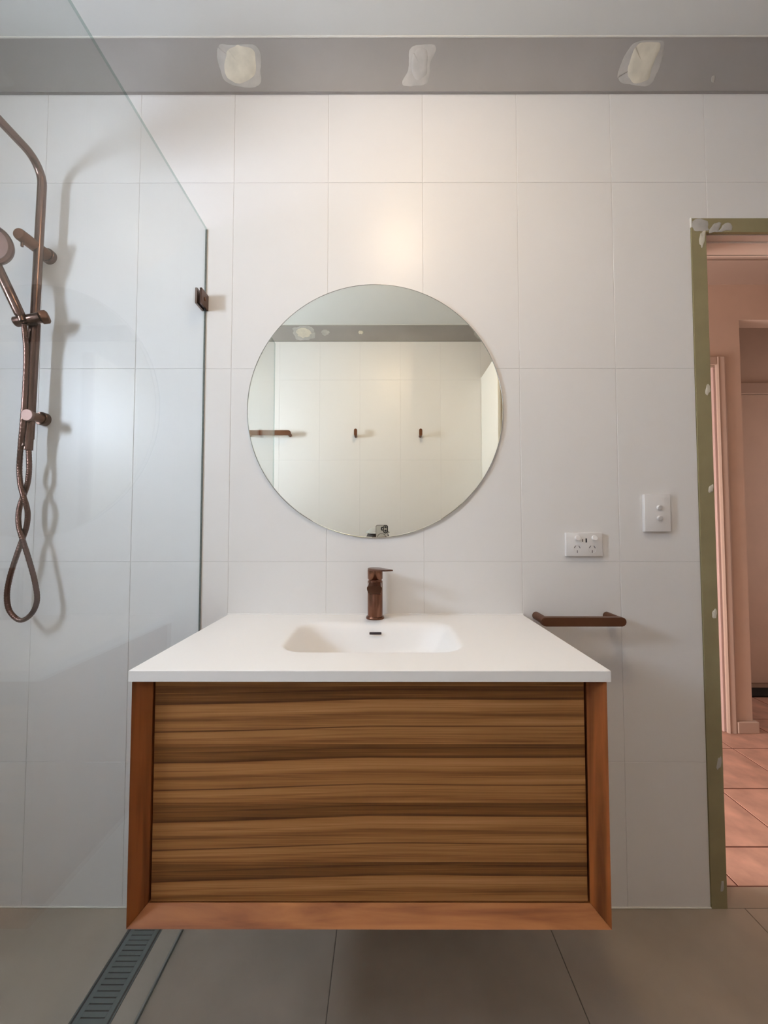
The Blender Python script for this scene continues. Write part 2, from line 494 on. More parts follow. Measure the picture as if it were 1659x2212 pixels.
# sealant beads along the floor
box('sealant_bead', (XL, DX0, -0.004, 0.0, 0.0, 0.0045), M['sealant'], wall_back, bev=0.0015)

# floor tiles (600 mm), cut round the linear drain
GX = -0.5655   # inner face of the glass screen
cols = [(XL, -1.318), (-1.318, -0.718), (-0.624, -0.5705), (-0.5645, -0.1335), (-0.1335, 0.4665), (0.4665, 1.0665), (1.0665, 1.6665), (1.6665, XR)]
rows = [(-0.45, 0.0), (-1.05, -0.45), (-1.65, -1.05), (YB, -1.65)]
for a, b in cols:
    for c, d in rows:
        tile_piece('floor_tile', [(a, c), (b, c), (b, d), (a, d)], 'z', 0.0, 0.009, M['floor_tile'], floor, gap=0.0011)
tile_piece('floor_tile', [(OX0, 0.0), (OX1, 0.0), (OX1, 0.069), (OX0, 0.069)], 'z', 0.0, 0.009, M['floor_tile'], floor, gap=0.0004)

# window in the left wall
win = struct(empty('window_1', (XL, -1.05, WZ0)), 'frosted window beside the shower')
def wpart(name, b, m, bev=0.0):
    o = box(name, b, m, None, bev); o.parent = win; o.matrix_parent_inverse = Matrix.Translation(win.location).inverted(); return o
for b in ((WY0, WY0 + .035, WZ0, WZ1), (WY1 - .035, WY1, WZ0, WZ1)):
    wpart('window_frame', (XL - .085, XL - .03, b[0], b[1], b[2], b[3]), M['lamp_rim'], .003)
for z in ((WZ0, WZ0 + .035), (WZ1 - .035, WZ1)):
    wpart('window_frame', (XL - .085, XL - .03, WY0 + .035, WY1 - .035, z[0], z[1]), M['lamp_rim'], .003)
wpart('window_pane', (XL - .062, XL - .056, WY0 + .035, WY1 - .035, WZ0 + .035, WZ1 - .035), M['frosted'])

# ------------------------------------------------------------------ cornice with plaster patches
CD, CH = 0.082, 0.086       # how far the cove reaches along the ceiling and down the wall
def cove_profile(n=10):
    """(distance from wall, z) of the visible concave face, with a small lip at each end"""
    pts = [(0.0, ZC - CH), (0.008, ZC - CH)]
    for k in range(n + 1):
        a = math.pi / 2 * k / n
        # shallow concave curve between the two lips
        t = k / n
        x = 0.006 + (CD - 0.010) * t; z = ZC - CH + 0.004 + (CH - 0.008) * t
        bow = 0.013 * math.sin(math.pi * t)
        pts.append((x - bow * 0.7, z + bow * 0.7))
    pts += [(CD, ZC - 0.003), (CD, ZC)]
    return pts
def cornice(name, axis, sgn, off, a, b, label=None):
    bm = bmesh.new()
    prof = cove_profile() + [(0.0, ZC)]
    if axis == 'x': poly = [(off + sgn * u, z) for u, z in prof]
    else: poly = [(off + sgn * u, z) for u, z in prof]
    add_prism(bm, poly, axis, a, b)
    o = auto_smooth(obj(name, bm, M['cornice']), 25)
    return struct(o, label)
trim_back = cornice('trim_1', 'x', -1, 0.0, XL, XR, 'unpainted grey cove cornice with pale plaster patches')
trim_front = cornice('trim_2', 'x', 1, YB, XL, XR, 'grey cove cornice opposite the vanity, seen in the mirror')
for y0_, y1_, par in ((-CD - .004, -CD + .0005, trim_back), (YB + CD - .0005, YB + CD + .004, trim_front)):
    box('joint_filler', (XL, XR, y0_, y1_, ZC - 0.0035, ZC - 0.0003), M['sealant'], par, bev=.001)
cornice('trim_3', 'y', 1, XL, YB + CD, -CD)
cornice('trim_4', 'y', -1, XR, YB + CD, -CD)

def cove_point(x, v, back=True, lift=0.0008):
    """v 0..1 from the cove's lower to its upper edge"""
    t = v; u = 0.006 + (CD - 0.010) * t; z = ZC - CH + 0.004 + (CH - 0.008) * t
    bow = 0.013 * math.sin(math.pi * t)
    u -= bow * 0.7; z += bow * 0.7
    u += lift * 0.7; z -= lift * 0.7
    return Vector((x, -u if back else YB + u, z))
def patch(name, outline, m, parent, back=True, lift=0.0012, seed=0, rag=0.07):
    cl = smooth_path([(p[0], p[1], 0) for p in outline[-1:] + list(outline) + list(outline[:2])], 5)[5:-5]
    outline = [(p.x, p.y) for p in cl]
    """outline (x, v) polygon -> thin dab of plaster following the cove"""
    cx = sum(p[0] for p in outline) / len(outline); cv = sum(p[1] for p in outline) / len(outline)
    n = 60; bm = bmesh.new(); loops = []
    L_ = len(outline)
    for ring in (1.0, 0.93, 0.6, 0.3):
        vs = []
        for k in range(n):
            s = k / n * L_; i = int(s); f = s - i
            p = Vector(outline[i]).lerp(Vector(outline[(i + 1) % L_]), f)
            w = 1 + rag * noise.noise(Vector((math.cos(6.283 * k / n) * 2.2, math.sin(6.283 * k / n) * 2.2, seed * 7.3))) + rag * .2 * noise.noise(Vector((k * 1.3, seed * 3.3, 1)))
            x = cx + (p.x - cx) * ring * w; v = cv + (p.y - cv) * ring * w
            v = min(0.98, max(0.02, v))
            vs.append(bm.verts.new(cove_point(x, v, back, 0.0 if ring == 1.0 else lift)))
        loops.append(vs)
    c = bm.verts.new(cove_point(cx, cv, back, lift))
    for a, b in zip(loops, loops[1:]):
        for k in range(n): bm.faces.new((a[k], a[(k + 1) % n], b[(k + 1) % n], b[k]))
    for k in range(n): bm.faces.new((loops[-1][k], loops[-1][(k + 1) % n], c))
    return obj(name, bm, m, parent, smooth=True)
def pxs(px, py):
    """pixel on the cornice strip -> (x, v)"""
    v = (203 - py) / (203 - 85)
    v = min(0.97, max(0.03, v))
    y = cove_point(0, v).y
    return (at(px, py, y).x, v)
patch('plaster_smear', [pxs(*p) for p in ((470, 100), (500, 96), (555, 98), (562, 150), (558, 188), (505, 190), (478, 160))], M['plaster_thin'], trim_back, seed=1)
patch('plaster_patch', [pxs(*p) for p in ((492, 104), (512, 97), (546, 102), (553, 130), (550, 165), (520, 184), (500, 180), (485, 160), (486, 125))], M['plaster'], trim_back, lift=0.002, seed=2)
patch('plaster_smear', [pxs(*p) for p in ((868, 185), (882, 150), (884, 110), (900, 97), (940, 98), (930, 140), (925, 180), (895, 190))], M['plaster_thin'], trim_back, seed=3)
patch('plaster_patch', [pxs(*p) for p in ((893, 112), (905, 102), (922, 104), (924, 135), (920, 165), (900, 176), (890, 160), (888, 135))], M['plaster_thin'], trim_back, lift=0.002, seed=4)
patch('plaster_smear', [pxs(*p) for p in ((1335, 170), (1350, 120), (1375, 92), (1432, 90), (1425, 140), (1405, 186), (1360, 188))], M['plaster_thin'], trim_back, seed=5)
patch('plaster_patch', [pxs(*p) for p in ((1372, 100), (1395, 89), (1428, 92), (1420, 120), (1408, 150), (1400, 178), (1370, 186), (1356, 170), (1357, 140))], M['plaster'], trim_back, lift=0.002, seed=6)
patch('plaster_patch', [pxs(*p) for p in ((1538, 168), (1545, 166), (1543, 182), (1537, 180))], M['plaster_thin'], trim_back, lift=0.001, seed=7)
for cx, r_, m_ in ((-0.60, 0.055, 'plaster'), (-0.60, 0.085, 'plaster_thin'), (-0.175, 0.018, 'plaster'), (-0.44, 0.03, 'plaster_thin'), (0.75, 0.075, 'plaster_thin')):
    pts = [(cx + r_ * math.cos(a), 0.52 + r_ / 0.16 * math.sin(a)) for a in [2 * math.pi * k / 10 for k in range(10)]]
    patch('plaster_patch' if m_ == 'plaster' else 'plaster_smear', pts, M[m_], trim_front, back=False, lift=0.002 if m_ == 'plaster' else 0.0012, seed=9 + cx * 5 + r_ * 30, rag=0.28)

# ------------------------------------------------------------------ doorway to the hall: raw green plasterboard edge
door_1 = struct(empty('door_1', (OX0, 0, 0)), 'unfinished doorway edged with green plasterboard strips')
def child(o, parent):
    o.parent = parent; o.matrix_parent_inverse = Matrix.Translation(parent.location).inverted(); return o
child(box('jamb_strip', (DX0 + .0005, OX0, -0.003, 0.06, -0.0005, OZ), M['green'], bev=.0008), door_1)
child(box('jamb_strip', (OX1, DX1 - .0005, -0.003, 0.06, -0.0005, OZ), M['green'], bev=.0008), door_1)
child(box('head_strip', (DX0 + .0005, DX1 - .0005, -0.003, 0.008, OZ, DZ), M['green'], bev=.0008), door_1)
# old door frame behind it (stepped soffit with beads)
child(box('frame_head', (OX0 - .03, OX1 + .03, 0.009, 0.036, OZ - 0.002, DZ), M['hall_frame']), door_1)
child(box('frame_head_bead', (OX0 - .03, OX1 + .03, 0.036, 0.047, OZ - 0.006, DZ), M['hall_frame'], bev=.003), door_1)
child(box('frame_head_liner', (OX0 - .03, OX1 + .03, 0.047, 0.100, OZ - 0.001, DZ), M['hall_frame']), door_1)
child(box('frame_head_edge', (OX0 - .03, OX1 + .03, 0.100, 0.108, OZ - 0.004, DZ), M['hall_frame'], bev=.002), door_1)
child(box('frame_jamb', (DX0 + .0005, OX0 - 0.001, 0.061, 0.100, 0, OZ - .01), M['hall_frame']), door_1)
child(box('frame_jamb', (OX1 + 0.001, DX1 - .0005, 0.061, 0.100, 0, OZ - .01), M['hall_frame']), door_1)

def flat_dab(name, pts, m, parent, y=-0.0032, lift=0.0015, seed=0):
    P = [at(px, py, y) for px, py in pts]
    P = smooth_path(P[-1:] + P + P[:2], 5)[5:-5]
    cx = sum(p.x for p in P) / len(P); cz = sum(p.z for p in P) / len(P)
    bm = bmesh.new(); loops = []; n = 28; L_ = len(P)
    for ring, h in ((1.0, 0.0), (0.86, lift * .8), (0.5, lift), (0.2, lift * 1.2)):
        vs = []
        for k in range(n):
            s = k / n * L_; i = int(s); p = P[i].lerp(P[(i + 1) % L_], s - i)
            w = 1 + 0.35 * noise.noise(Vector((math.cos(6.283 * k / n) * 1.8, math.sin(6.283 * k / n) * 1.8, seed * 3.1)))
            vs.append(bm.verts.new((cx + (p.x - cx) * ring * w, y - h, cz + (p.z - cz) * ring * w)))
        loops.append(vs)
    for a, b in zip(loops, loops[1:]):
        for k in range(n): bm.faces.new((a[k], a[(k + 1) % n], b[(k + 1) % n], b[k]))
    bm.faces.new(loops[-1])
    return child(obj(name, bm, m, smooth=True), parent)
flat_dab('plaster_patch', ((1497, 476), (1522, 474), (1531, 490), (1524, 500), (1502, 498), (1496, 488)), M['plaster_thin'], door_1, seed=1)
flat_dab('plaster_patch', ((1541, 484), (1558, 482), (1550, 500), (1533, 501)), M['plaster_thin'], door_1, seed=2)
flat_dab('plaster_patch', ((1565, 484), (1578, 482), (1579, 496), (1552, 500)), M['plaster_thin'], door_1, seed=3)
flat_dab('plaster_patch', ((1514, 502), (1524, 500), (1522, 518), (1515, 535), (1510, 522)), M['plaster'], door_1, seed=4)
flat_dab('plaster_patch', ((1527, 832), (1534, 832), (1534, 848), (1528, 853), (1523, 845)), M['plaster'], door_1, seed=5)
flat_dab('plaster_patch', ((1533, 1050), (1540, 1048), (1540, 1062), (1531, 1064)), M['plaster'], door_1, seed=6)
flat_dab('plaster_patch', ((1539, 1322), (1547, 1317), (1548, 1334), (1540, 1334)), M['plaster'], door_1, seed=7)
flat_dab('plaster_patch', ((1551, 1640), (1558, 1635), (1557, 1655), (1548, 1662)), M['plaster_thin'], door_1, seed=8)
flat_dab('plaster_patch', ((1558, 1905), (1563, 1904), (1563, 1922), (1557, 1924)), M['plaster_thin'], door_1, seed=9)
child(box('corner_bead', (DX0 - 0.0015, DX0 + 0.0015, -0.005, 0.0, 2.072, DZ + .001), M['sealant']), door_1)

# ------------------------------------------------------------------ hall beyond the doorway
HY, HY2, HZ = 0.985, 1.53, 2.605
bm = bmesh.new()
add_box(bm, -1.0, 4.0, 0.0692, 3.0, -0.10, -0.0015)
hall_floor = struct(obj('floor_hall', bm, M['pink_grout']), 'pink ceramic tiled floor of the hall')
px_ = [0.45 + 0.331 * k for k in range(9)]
py_ = [0.0695, 0.221, 0.526, 0.829, 1.132, 1.435, 1.74]
for i in range(len(px_) - 1):
    for j in range(len(py_) - 1):
        if px_[i + 1] > 3.2: continue
        if px_[i] > 2.03 or py_[j + 1] < HY + 0.2:
            tile_piece('floor_tile', [(px_[i], py_[j]), (px_[i + 1], py_[j]), (px_[i + 1], py_[j + 1]), (px_[i], py_[j + 1])], 'z', 0.0, 0.007, M['pink_tile'], hall_floor, gap=0.0027, bev=0.001)
struct(box('ceiling_hall', (-1.0, 4.0, 0.10, 1.75, HZ, HZ + .1), M['hall_ceiling']))
bm = bmesh.new()
add_box(bm, -1.0, 1.07, HY, HY + .09, 0, HZ)
add_box(bm, 1.07, 1.885, HY, HY + .09, 2.055, HZ)
add_box(bm, 1.885, 2.025, HY, HY + .09, 0, HZ)
add_box(bm, 2.025, 4.0, HY, HY + .09, 2.31, HZ)
wall_hall = struct(obj('wall_hall', bm, M['hall_wall']), 'pinkish brown hall wall with an opening at its end')
struct(box('wall_hall_end', (-1.05, -1.0, 0.1, 1.75, 0, HZ), M['hall_wall']))
struct(box('wall_hall_far', (1.0, 4.0, HY2 + .02, HY2 + .12, 0, HZ), M['hall_wall']), 'far wall of the alcove beyond the hall')
struct(box('wall_hall_side', (3.6, 3.7, 0.1, 1.75, 0, HZ), M['hall_wall']))
# back face of the bathroom wall, seen from the hall
struct(box('wall_hall_near', (-1.0, DX0, 0.101, 0.115, 0, HZ), M['hall_wall']))
struct(box('wall_hall_near_end', (DX1, 4.0, 0.101, 0.115, 0, HZ), M['hall_wall']))
# hall cornice
bm = bmesh.new()
add_prism(bm, [(HY, HZ - .088), (HY - .006, HZ - .088), (HY - .03, HZ - .055), (HY - .06, HZ - .02), (HY - .085, HZ - .006), (HY - .085, HZ), (HY, HZ)], 'x', -1.0, 3.6)
struct(auto_smooth(obj('trim_5', bm, M['hall_ceiling']), 40), 'cove cornice of the hall')
# door opening in the hall wall: bright reveal, architrave
door_2 = struct(empty('door_2', (1.885, HY, 0)), 'pale pink door frame in the hall')
child(box('door_jamb', (1.868, 1.885, HY + .002, HY + .10, 0, 2.038), M['hall_trim'], bev=.003), door_2)
child(box('door_stop', (1.858, 1.868, HY + .03, HY + .07, 0, 2.03), M['hall_trim'], bev=.003), door_2)
child(box('door_head', (1.07, 1.885, HY + .002, HY + .10, 2.038, 2.055), M['hall_frame'], bev=.003), door_2)
def architrave(x0, x1):
    bm = bmesh.new()
    add_prism(bm, [(x0, HY), (x0, HY - .010), (x0 + .008, HY - .016), (x0 + .014, HY - .012), (x1 - .010, HY - .016), (x1, HY - .012), (x1, HY)], 'z', 0, 2.09)
    return child(obj('architrave', bm, M['hall_frame']), door_2)
architrave(1.880, 1.930)
child(box('architrave_head', (1.00, 1.880, HY - .014, HY, 2.045, 2.09), M['hall_frame'], bev=.003), door_2)
# the open space behind that door stays closed by a plain leaf
child(box('door_leaf', (1.07, 1.868, HY + .072, HY + .10, 0.005, 2.036), M['hall_frame'], bev=.002), door_2)
struct(box('baseboard_hall', (1.930, 2.046, HY - .018, HY, 0, 0.062), M['hall_frame'], bev=.004), 'short pink baseboard on the end of the hall wall')
struct(box('baseboard_hall_return', (2.0255, 2.046, HY, HY + .09, 0, 0.062), M['hall_frame'], bev=.004))
# far door
door_3 = struct(empty('door_3', (2.4, HY2, 0)), 'closed pinkish door under a moulded head at the end of the hall')
child(box('architrave_head', (2.15, 3.30, HY2 - .006, HY2 + .02, 2.066, 2.150), M['hall_frame'], bev=.005), door_3)
child(box('door_leaf', (2.25, 3.25, HY2 - .0, HY2 + .02, 0.05, 2.064), M['hall_wall'], bev=.002), door_3)
child(box('threshold', (2.15, 3.30, 1.42, HY2 + .02, 0.0005, 0.012), M['dark'], bev=.003), door_3)

# ------------------------------------------------------------------ partition seen in the mirror
part = struct(empty('wall_nib', (0.72, YB, 0)), 'white painted partition standing at the far wall in the mirror')
child(box('partition_panel', (0.72, 0.80, YB + .0005, -1.262, 0, 2.237), M['panel_white'], bev=.002), part)
child(box('partition_edge_strip', (0.728, 0.792, -1.262, -1.238, 0, 2.235), M['panel_edge'], bev=.004), part)
child(box('partition_corner_bead', (0.7165, 0.7215, YB + .0005, YB + .010, 0, 2.238), M['sealant']), part)

# ------------------------------------------------------------------ ceiling light
LX, LY = 0.075, -0.775
lamp = thing('ceiling_light', 'round warm ceiling light above the vanity, glowing on the tiles', 'ceiling light', (LX, LY, ZC))
R_ = 0.088
child(lathe('lamp_rim', [(0.0, 0.0), (R_ + .012, 0.0), (R_ + .012, -.022), (R_, -.026), (R_ - .004, -.024), (0, -.024)], (LX, LY, ZC), (0, 0, 1), M['lamp_rim']), lamp)
child(lathe('lamp_diffuser', [(R_ - .005, -.0245), (R_ - .01, -.038), (R_ - .026, -.048), (R_ * .5, -.056), (0, -.059)], (LX, LY, ZC), (0, 0, 1), M['lamp'], n=40, ang=80), lamp)

# ------------------------------------------------------------------ glass shower screen
screen = thing('shower_screen', 'frameless clear glass shower screen standing beside the vanity', 'shower screen', (-0.563, -0.39, 0))
bm = bmesh.new(); add_box(bm, -0.566, -0.560, -0.780, -0.0025, 0.0035, 2.070, bev=0.0009, seg=1)
me = bpy.data.meshes.new('glass_pane'); bmesh.ops.recalc_face_normals(bm, faces=bm.faces)
for f in bm.faces: f.material_index = 0 if abs(f.normal.x) > 0.99 else 1
bm.to_mesh(me); bm.free(); me.materials.append(M['glass']); me.materials.append(M['glass_edge'])
child(new_obj('glass_pane', me), screen)
child(box('floor_seal', (-0.5695, -0.5655, -0.780, -0.001, 0.0, 0.0035), M['seal_dark']), screen)
child(box('wall_seal', (-0.5655, -0.5605, -0.0025, -0.0002, 0.004, 2.068), M['seal_dark']), screen)
clamp = thing('glass_clamp', 'small bronze clamp holding the glass screen to the tiled wall', 'bracket', (-0.563, -0.02, 1.83))
child(box('clamp_plate', (-0.5595, -0.5525, -0.046, -0.0005, 1.805, 1.853), M['bronze'], bev=.0008), clamp)
child(box('clamp_plate', (-0.5735, -0.5665, -0.046, -0.0005, 1.805, 1.853), M['bronze'], bev=.0008), clamp)
child(box('wall_plate', (-0.5664, -0.5596, -0.0024, -0.0003, 1.805, 1.853), M['dark']), clamp)
child(lathe('clamp_screw', [(0, 0), (.0055, 0), (.0055, .0012), (.003, .0018), (0, .001)], (-0.5526, -0.025, 1.829), (1, 0, 0), M['bronze_matte'], n=20), clamp)

# ------------------------------------------------------------------ round mirror
mir = thing('round_mirror', 'large round frameless mirror on the tiles above the basin', 'mirror', (-0.029, 0, 1.491))
MC = (-0.029, -0.0006, 1.491)
child(lathe('mirror_backing', [(0, 0), (.3935, 0), (.3935, .0044), (0, .0044)], MC, (0, -1, 0), M['mirror_edge'], n=160), mir)
child(lathe('mirror_glass', [(.3949, .0045), (.3949, .0060), (.3935, .0066), (0, .0066)], MC, (0, -1, 0), M['mirror'], n=200, ang=20), mir)
bm = bmesh.new(); n = 160
prof = [(.3950, .0044), (.3962, .0046), (.3962, .0064), (.3950, .0066)]
rings = []
for r, h in prof:
    rings.append([bm.verts.new((MC[0] + r * math.cos(2 * math.pi * k / n), MC[1] - h, MC[2] + r * math.sin(2 * math.pi * k / n))) for k in range(n)])
for i in range(4):
    a, b = rings[i], rings[(i + 1) % 4]
    for k in range(n): bm.faces.new((a[k], a[(k + 1) % n], b[(k + 1) % n], b[k]))
child(obj('mirror_rim', bm, M['mirror_edge'], smooth=True), mir)

# ------------------------------------------------------------------ vanity cabinet
CX0, CX1, CZ0, CZ1 = -0.4705, 0.4135, 0.3965, 0.840
IX0, IX1, IZ0 = -0.4465, 0.3885, 0.4185
FY, IY = -0.460, -0.434
van = thing('vanity_cabinet', 'wall hung timber vanity cabinet with one wide horizontal grained drawer', 'vanity cabinet', (-0.028, -0.23, CZ0))
def hexa(name, vs, m, bev=0.0008):
    bm = bmesh.new(); v = [bm.verts.new(p) for p in vs]
    for f in ((0, 1, 2, 3), (4, 5, 6, 7), (0, 1, 5, 4), (1, 2, 6, 5), (2, 3, 7, 6), (3, 0, 4, 7)): bm.faces.new([v[i] for i in f])
    o = obj(name, bm, m); return child(o, van)
def side_panel(xo, xi):
    # plan outline: outer back, outer front, inner front (bevel), inner back; foot mitred with the base
    bm = bmesh.new()
    plan = [(xo, -0.0005, CZ0), (xo, FY, CZ0), (xi, IY, IZ0), (xi, -0.0005, IZ0)]
    a = [bm.verts.new(p) for p in plan]; b = [bm.verts.new((p[0], p[1], CZ1 - .0003)) for p in plan]
    bm.faces.new(a); bm.faces.new(b[::-1])
    for k in range(4): bm.faces.new((a[k], a[(k + 1) % 4], b[(k + 1) % 4], b[k]))
    return child(obj('side_panel', bm, M['stile_shaded']), van)
side_panel(CX0, IX0); side_panel(CX1, IX1)
bm = bmesh.new()
g = 0.0004
prof = lambda x_o, x_i: [(x_o, -0.0005, CZ0), (x_o, FY, CZ0), (x_i, IY, IZ0), (x_i, -0.0005, IZ0)]
a = [bm.verts.new(p) for p in prof(CX0 + g, IX0 + g)]; b = [bm.verts.new(p) for p in prof(CX1 - g, IX1 - g)]
bm.faces.new(a); bm.faces.new(b[::-1])
for k in range(4): bm.faces.new((a[k], a[(k + 1) % 4], b[(k + 1) % 4], b[k]))
child(obj('base_panel', bm, M['rail_wood_lit']), van)
child(box('carcass', (IX0 + .001, IX1 - .001, -0.41, -0.001, IZ0 + .001, CZ1 - 0.09), M['dark']), van)
drawer = child(box('drawer_front', (IX0 + .0045, IX1 - .0045, IY, IY + .019, IZ0 + .0030, CZ1 - .004), M['veneer'], bev=.0007), van)

# countertop with the moulded basin
TX0, TX1, TZ = -0.478, 0.422, 0.861
BX0, BX1, BY0, BY1, BR = -0.2305, 0.1755, -0.352, -0.090, 0.060
top = thing('basin_countertop', 'glossy white countertop with moulded rectangular basin over the timber vanity', 'washbasin', (-0.028, -0.23, 0.8405))
NA = 144
def rrect(x0, x1, y0, y1, r, n=NA):
    """n points round a rounded rectangle, by equal angle of direction from the centre"""
    cx, cy = (x0 + x1) / 2, (y0 + y1) / 2; hx, hy = (x1 - x0) / 2, (y1 - y0) / 2
    r = min(r, hx - 1e-4, hy - 1e-4); out = []
    for k in range(n):
        a = 2 * math.pi * (k + 0.5) / n
        dx, dy = math.cos(a) * hx, math.sin(a) * hy      # direction scaled to the aspect
        # march: intersect ray with the rounded rect by bisection
        lo, hi = 0.0, 2.0
        for _ in range(30):
            t = (lo + hi) / 2; px, py = abs(dx * t), abs(dy * t)
            qx, qy = px - (hx - r), py - (hy - r)
            ins = (px <= hx and py <= hy) and (qx <= 0 or qy <= 0 or qx * qx + qy * qy <= r * r)
            if ins: lo = t
            else: hi = t
        out.append((cx + dx * lo, cy + dy * lo))
    return out
rings = []
bm = bmesh.new()
# (inset on the sides, inset front, inset back, depth, corner radius)
steps = [(-.012, -.010, -.012, 0.0, .072), (-.006, -.003, -.006, .0003, .066), (0, 0, 0, .0014, BR), (.005, .0022, .006, .0045, .057), (.011, .0045, .012, .011, .054),
         (.020, .008, .018, .024, .052), (.032, .013, .024, .044, .050), (.046, .019, .030, .064, .050), (.060, .027, .038, .080, .052),
         (.078, .040, .050, .091, .058), (.105, .060, .070, .097, .07), (.150, .095, .100, .100, .05), (.185, .120, .120, .1015, .02)]
for s, f, bk, dz, r in steps:
    pts = rrect(BX0 + s, BX1 - s, BY0 + f, BY1 - bk, r)
    rings.append([bm.verts.new((x, y, TZ - dz)) for x, y in pts])
# outer rectangle ring on the same rays, corners snapped
def rect_ring(x0, x1, y0, y1, z):
    cx, cy = (BX0 + BX1) / 2, (BY0 + BY1) / 2
    hx, hy = (BX1 - BX0) / 2, (BY1 - BY0) / 2; pts = []
    for k in range(NA):
        a = 2 * math.pi * (k + 0.5) / NA; dx, dy = math.cos(a) * hx, math.sin(a) * hy
        tx = ((x1 - cx) / dx if dx > 0 else (x0 - cx) / dx); ty = ((y1 - cy) / dy if dy > 0 else (y0 - cy) / dy)
        t = min(tx, ty); pts.append([cx + dx * t, cy + dy * t])
    for c in ((x0, y0), (x1, y0), (x0, y1), (x1, y1)):
        i = min(range(NA), key=lambda q: (pts[q][0] - c[0]) ** 2 + (pts[q][1] - c[1]) ** 2); pts[i] = list(c)
    return [bm.verts.new((p[0], p[1], z)) for p in pts]
e = 0.0012
outer = [rect_ring(TX0, TX1, FY, -0.0006, 0.8405), rect_ring(TX0, TX1, FY, -0.0006, TZ - e), rect_ring(TX0 + e, TX1 - e, FY + e, -0.0006 - e, TZ)]
allr = outer + rings
for a, b in zip(allr, allr[1:]):
    for k in range(NA): bm.faces.new((a[k], a[(k + 1) % NA], b[(k + 1) % NA], b[k]))
bm.faces.new(rings[-1])
slab = child(auto_smooth(obj('countertop_slab', bm, M['white_solid']), 30), top)
child(box('back_seal', (TX0, TX1, -0.0035, -0.0003, TZ, TZ + .0035), M['white_solid'], bev=.001), top)
# overflow slot lies on the back slope of the bowl
ov = at(811, 1363, -0.115)
bm = bmesh.new(); add_box(bm, ov.x - .0165, ov.x + .0165, -0.0030, 0.0012, -.0033, .0033, bev=.0012, seg=2)
o = obj('overflow_slot', bm, M['socket_hole']); o.location = (0, 0, 0)
child(o, top)
for v in o.data.vertices:
    y, z = v.co.y, v.co.z
    v.co.y = -0.1155 + y * .75 - z * .5 ; v.co.z = 0.8365 + z * .85 + y * .5
child(lathe('basin_waste', [(0, 0), (.030, 0), (.031, .002), (.028, .004), (0, .005)], (-0.0275, -0.222, TZ - .1015), (0, 0, 1), M['bronze']), top)

# ------------------------------------------------------------------ basin tap
TXc, TYc = -0.0275, -0.046
tap = thing('basin_tap', 'brushed bronze mixer tap behind the basin', 'tap', (TXc, TYc, TZ))
child(lathe('tap_base', [(0, 0), (.0265, 0), (.0268, .003), (.0255, .006), (0, .006)], (TXc, TYc, TZ), (0, 0, 1), M['tap_bronze']), tap)
child(lathe('tap_body', [(0, .006), (.0220, .006), (.0220, .108), (.0212, .1095), (.0195, .110), (.0195, .1135), (0, .1135)], (TXc, TYc, TZ), (0, 0, 1), M['tap_bronze'], n=48), tap)
child(lathe('tap_cap', [(0, .1135), (.0205, .1135), (.0222, .116), (.0222, .1400), (0, .1400)], (TXc, TYc, TZ), (0, 0, 1), M['tap_bronze'], n=48), tap)
# spout: lofted sections from the body forward
bm = bmesh.new(); secs = []
for t in [i / 8 for i in range(9)]:
    y = TYc - .010 - t * .078
    w = .0192 + .0012 * t
    zt = TZ + .1085 - .002 * t
    h = .020 * (1 - t) ** 1.3 + .019
    pts = []
    for sx, sz in ((-1, 0), (-.96, .0), (.96, .0), (1, 0)):
        pass
    prof = [(-w, zt - .004), (-w + .003, zt), (w - .003, zt), (w, zt - .004), (w * .97, zt - h * .55), (w * .80, zt - h), (-w * .80, zt - h), (-w * .97, zt - h * .55)]
    secs.append([bm.verts.new((TXc + px, y, pz)) for px, pz in prof])
for a, b in zip(secs, secs[1:]):
    for k in range(8): bm.faces.new((a[k], a[(k + 1) % 8], b[(k + 1) % 8], b[k]))
bm.faces.new(secs[0][::-1]); bm.faces.new(secs[-1])
child(auto_smooth(obj('tap_spout', bm, M['tap_bronze']), 40), tap)
# lever: flat tapering blade turned to the right
bm = bmesh.new(); secs = []
ang = math.radians(-90 + 29); d = Vector((math.cos(ang), math.sin(ang), 0)); s = Vector((-d.y, d.x, 0))
for t in [i / 10 for i in range(11)]:
    dist = -.022 + t * .104
    if t < .4: hw = math.sqrt(max(0.00003, .0222 ** 2 - min(0, dist) ** 2)) if dist < 0 else .0222 - .002 * t
    else: hw = .0214 - .006 * (t - .4) / .6
    if t > .85: hw *= 1 - (t - .85) * 1.2
    zc = TZ + .1432 + .0035 * max(0, t - .3) / .7
    th = .0034 * (1 - .45 * t)
    c = Vector((TXc, TYc, zc)) + d * dist
    secs.append([bm.verts.new(c + s * (-hw) + Vector((0, 0, -th))), bm.verts.new(c + s * (-hw) + Vector((0, 0, th * .4))), bm.verts.new(c + s * (-hw * .9) + Vector((0, 0, th))), bm.verts.new(c + s * (hw * .9) + Vector((0, 0, th))), bm.verts.new(c + s * hw + Vector((0, 0, th * .4))), bm.verts.new(c + s * hw + Vector((0, 0, -th)))])
for a, b in zip(secs, secs[1:]):
    for k in range(6): bm.faces.new((a[k], a[(k + 1) % 6], b[(k + 1) % 6], b[k]))
bm.faces.new(secs[0][::-1]); bm.faces.new(secs[-1])
child(auto_smooth(obj('tap_lever', bm, M['tap_bronze']), 40), tap)

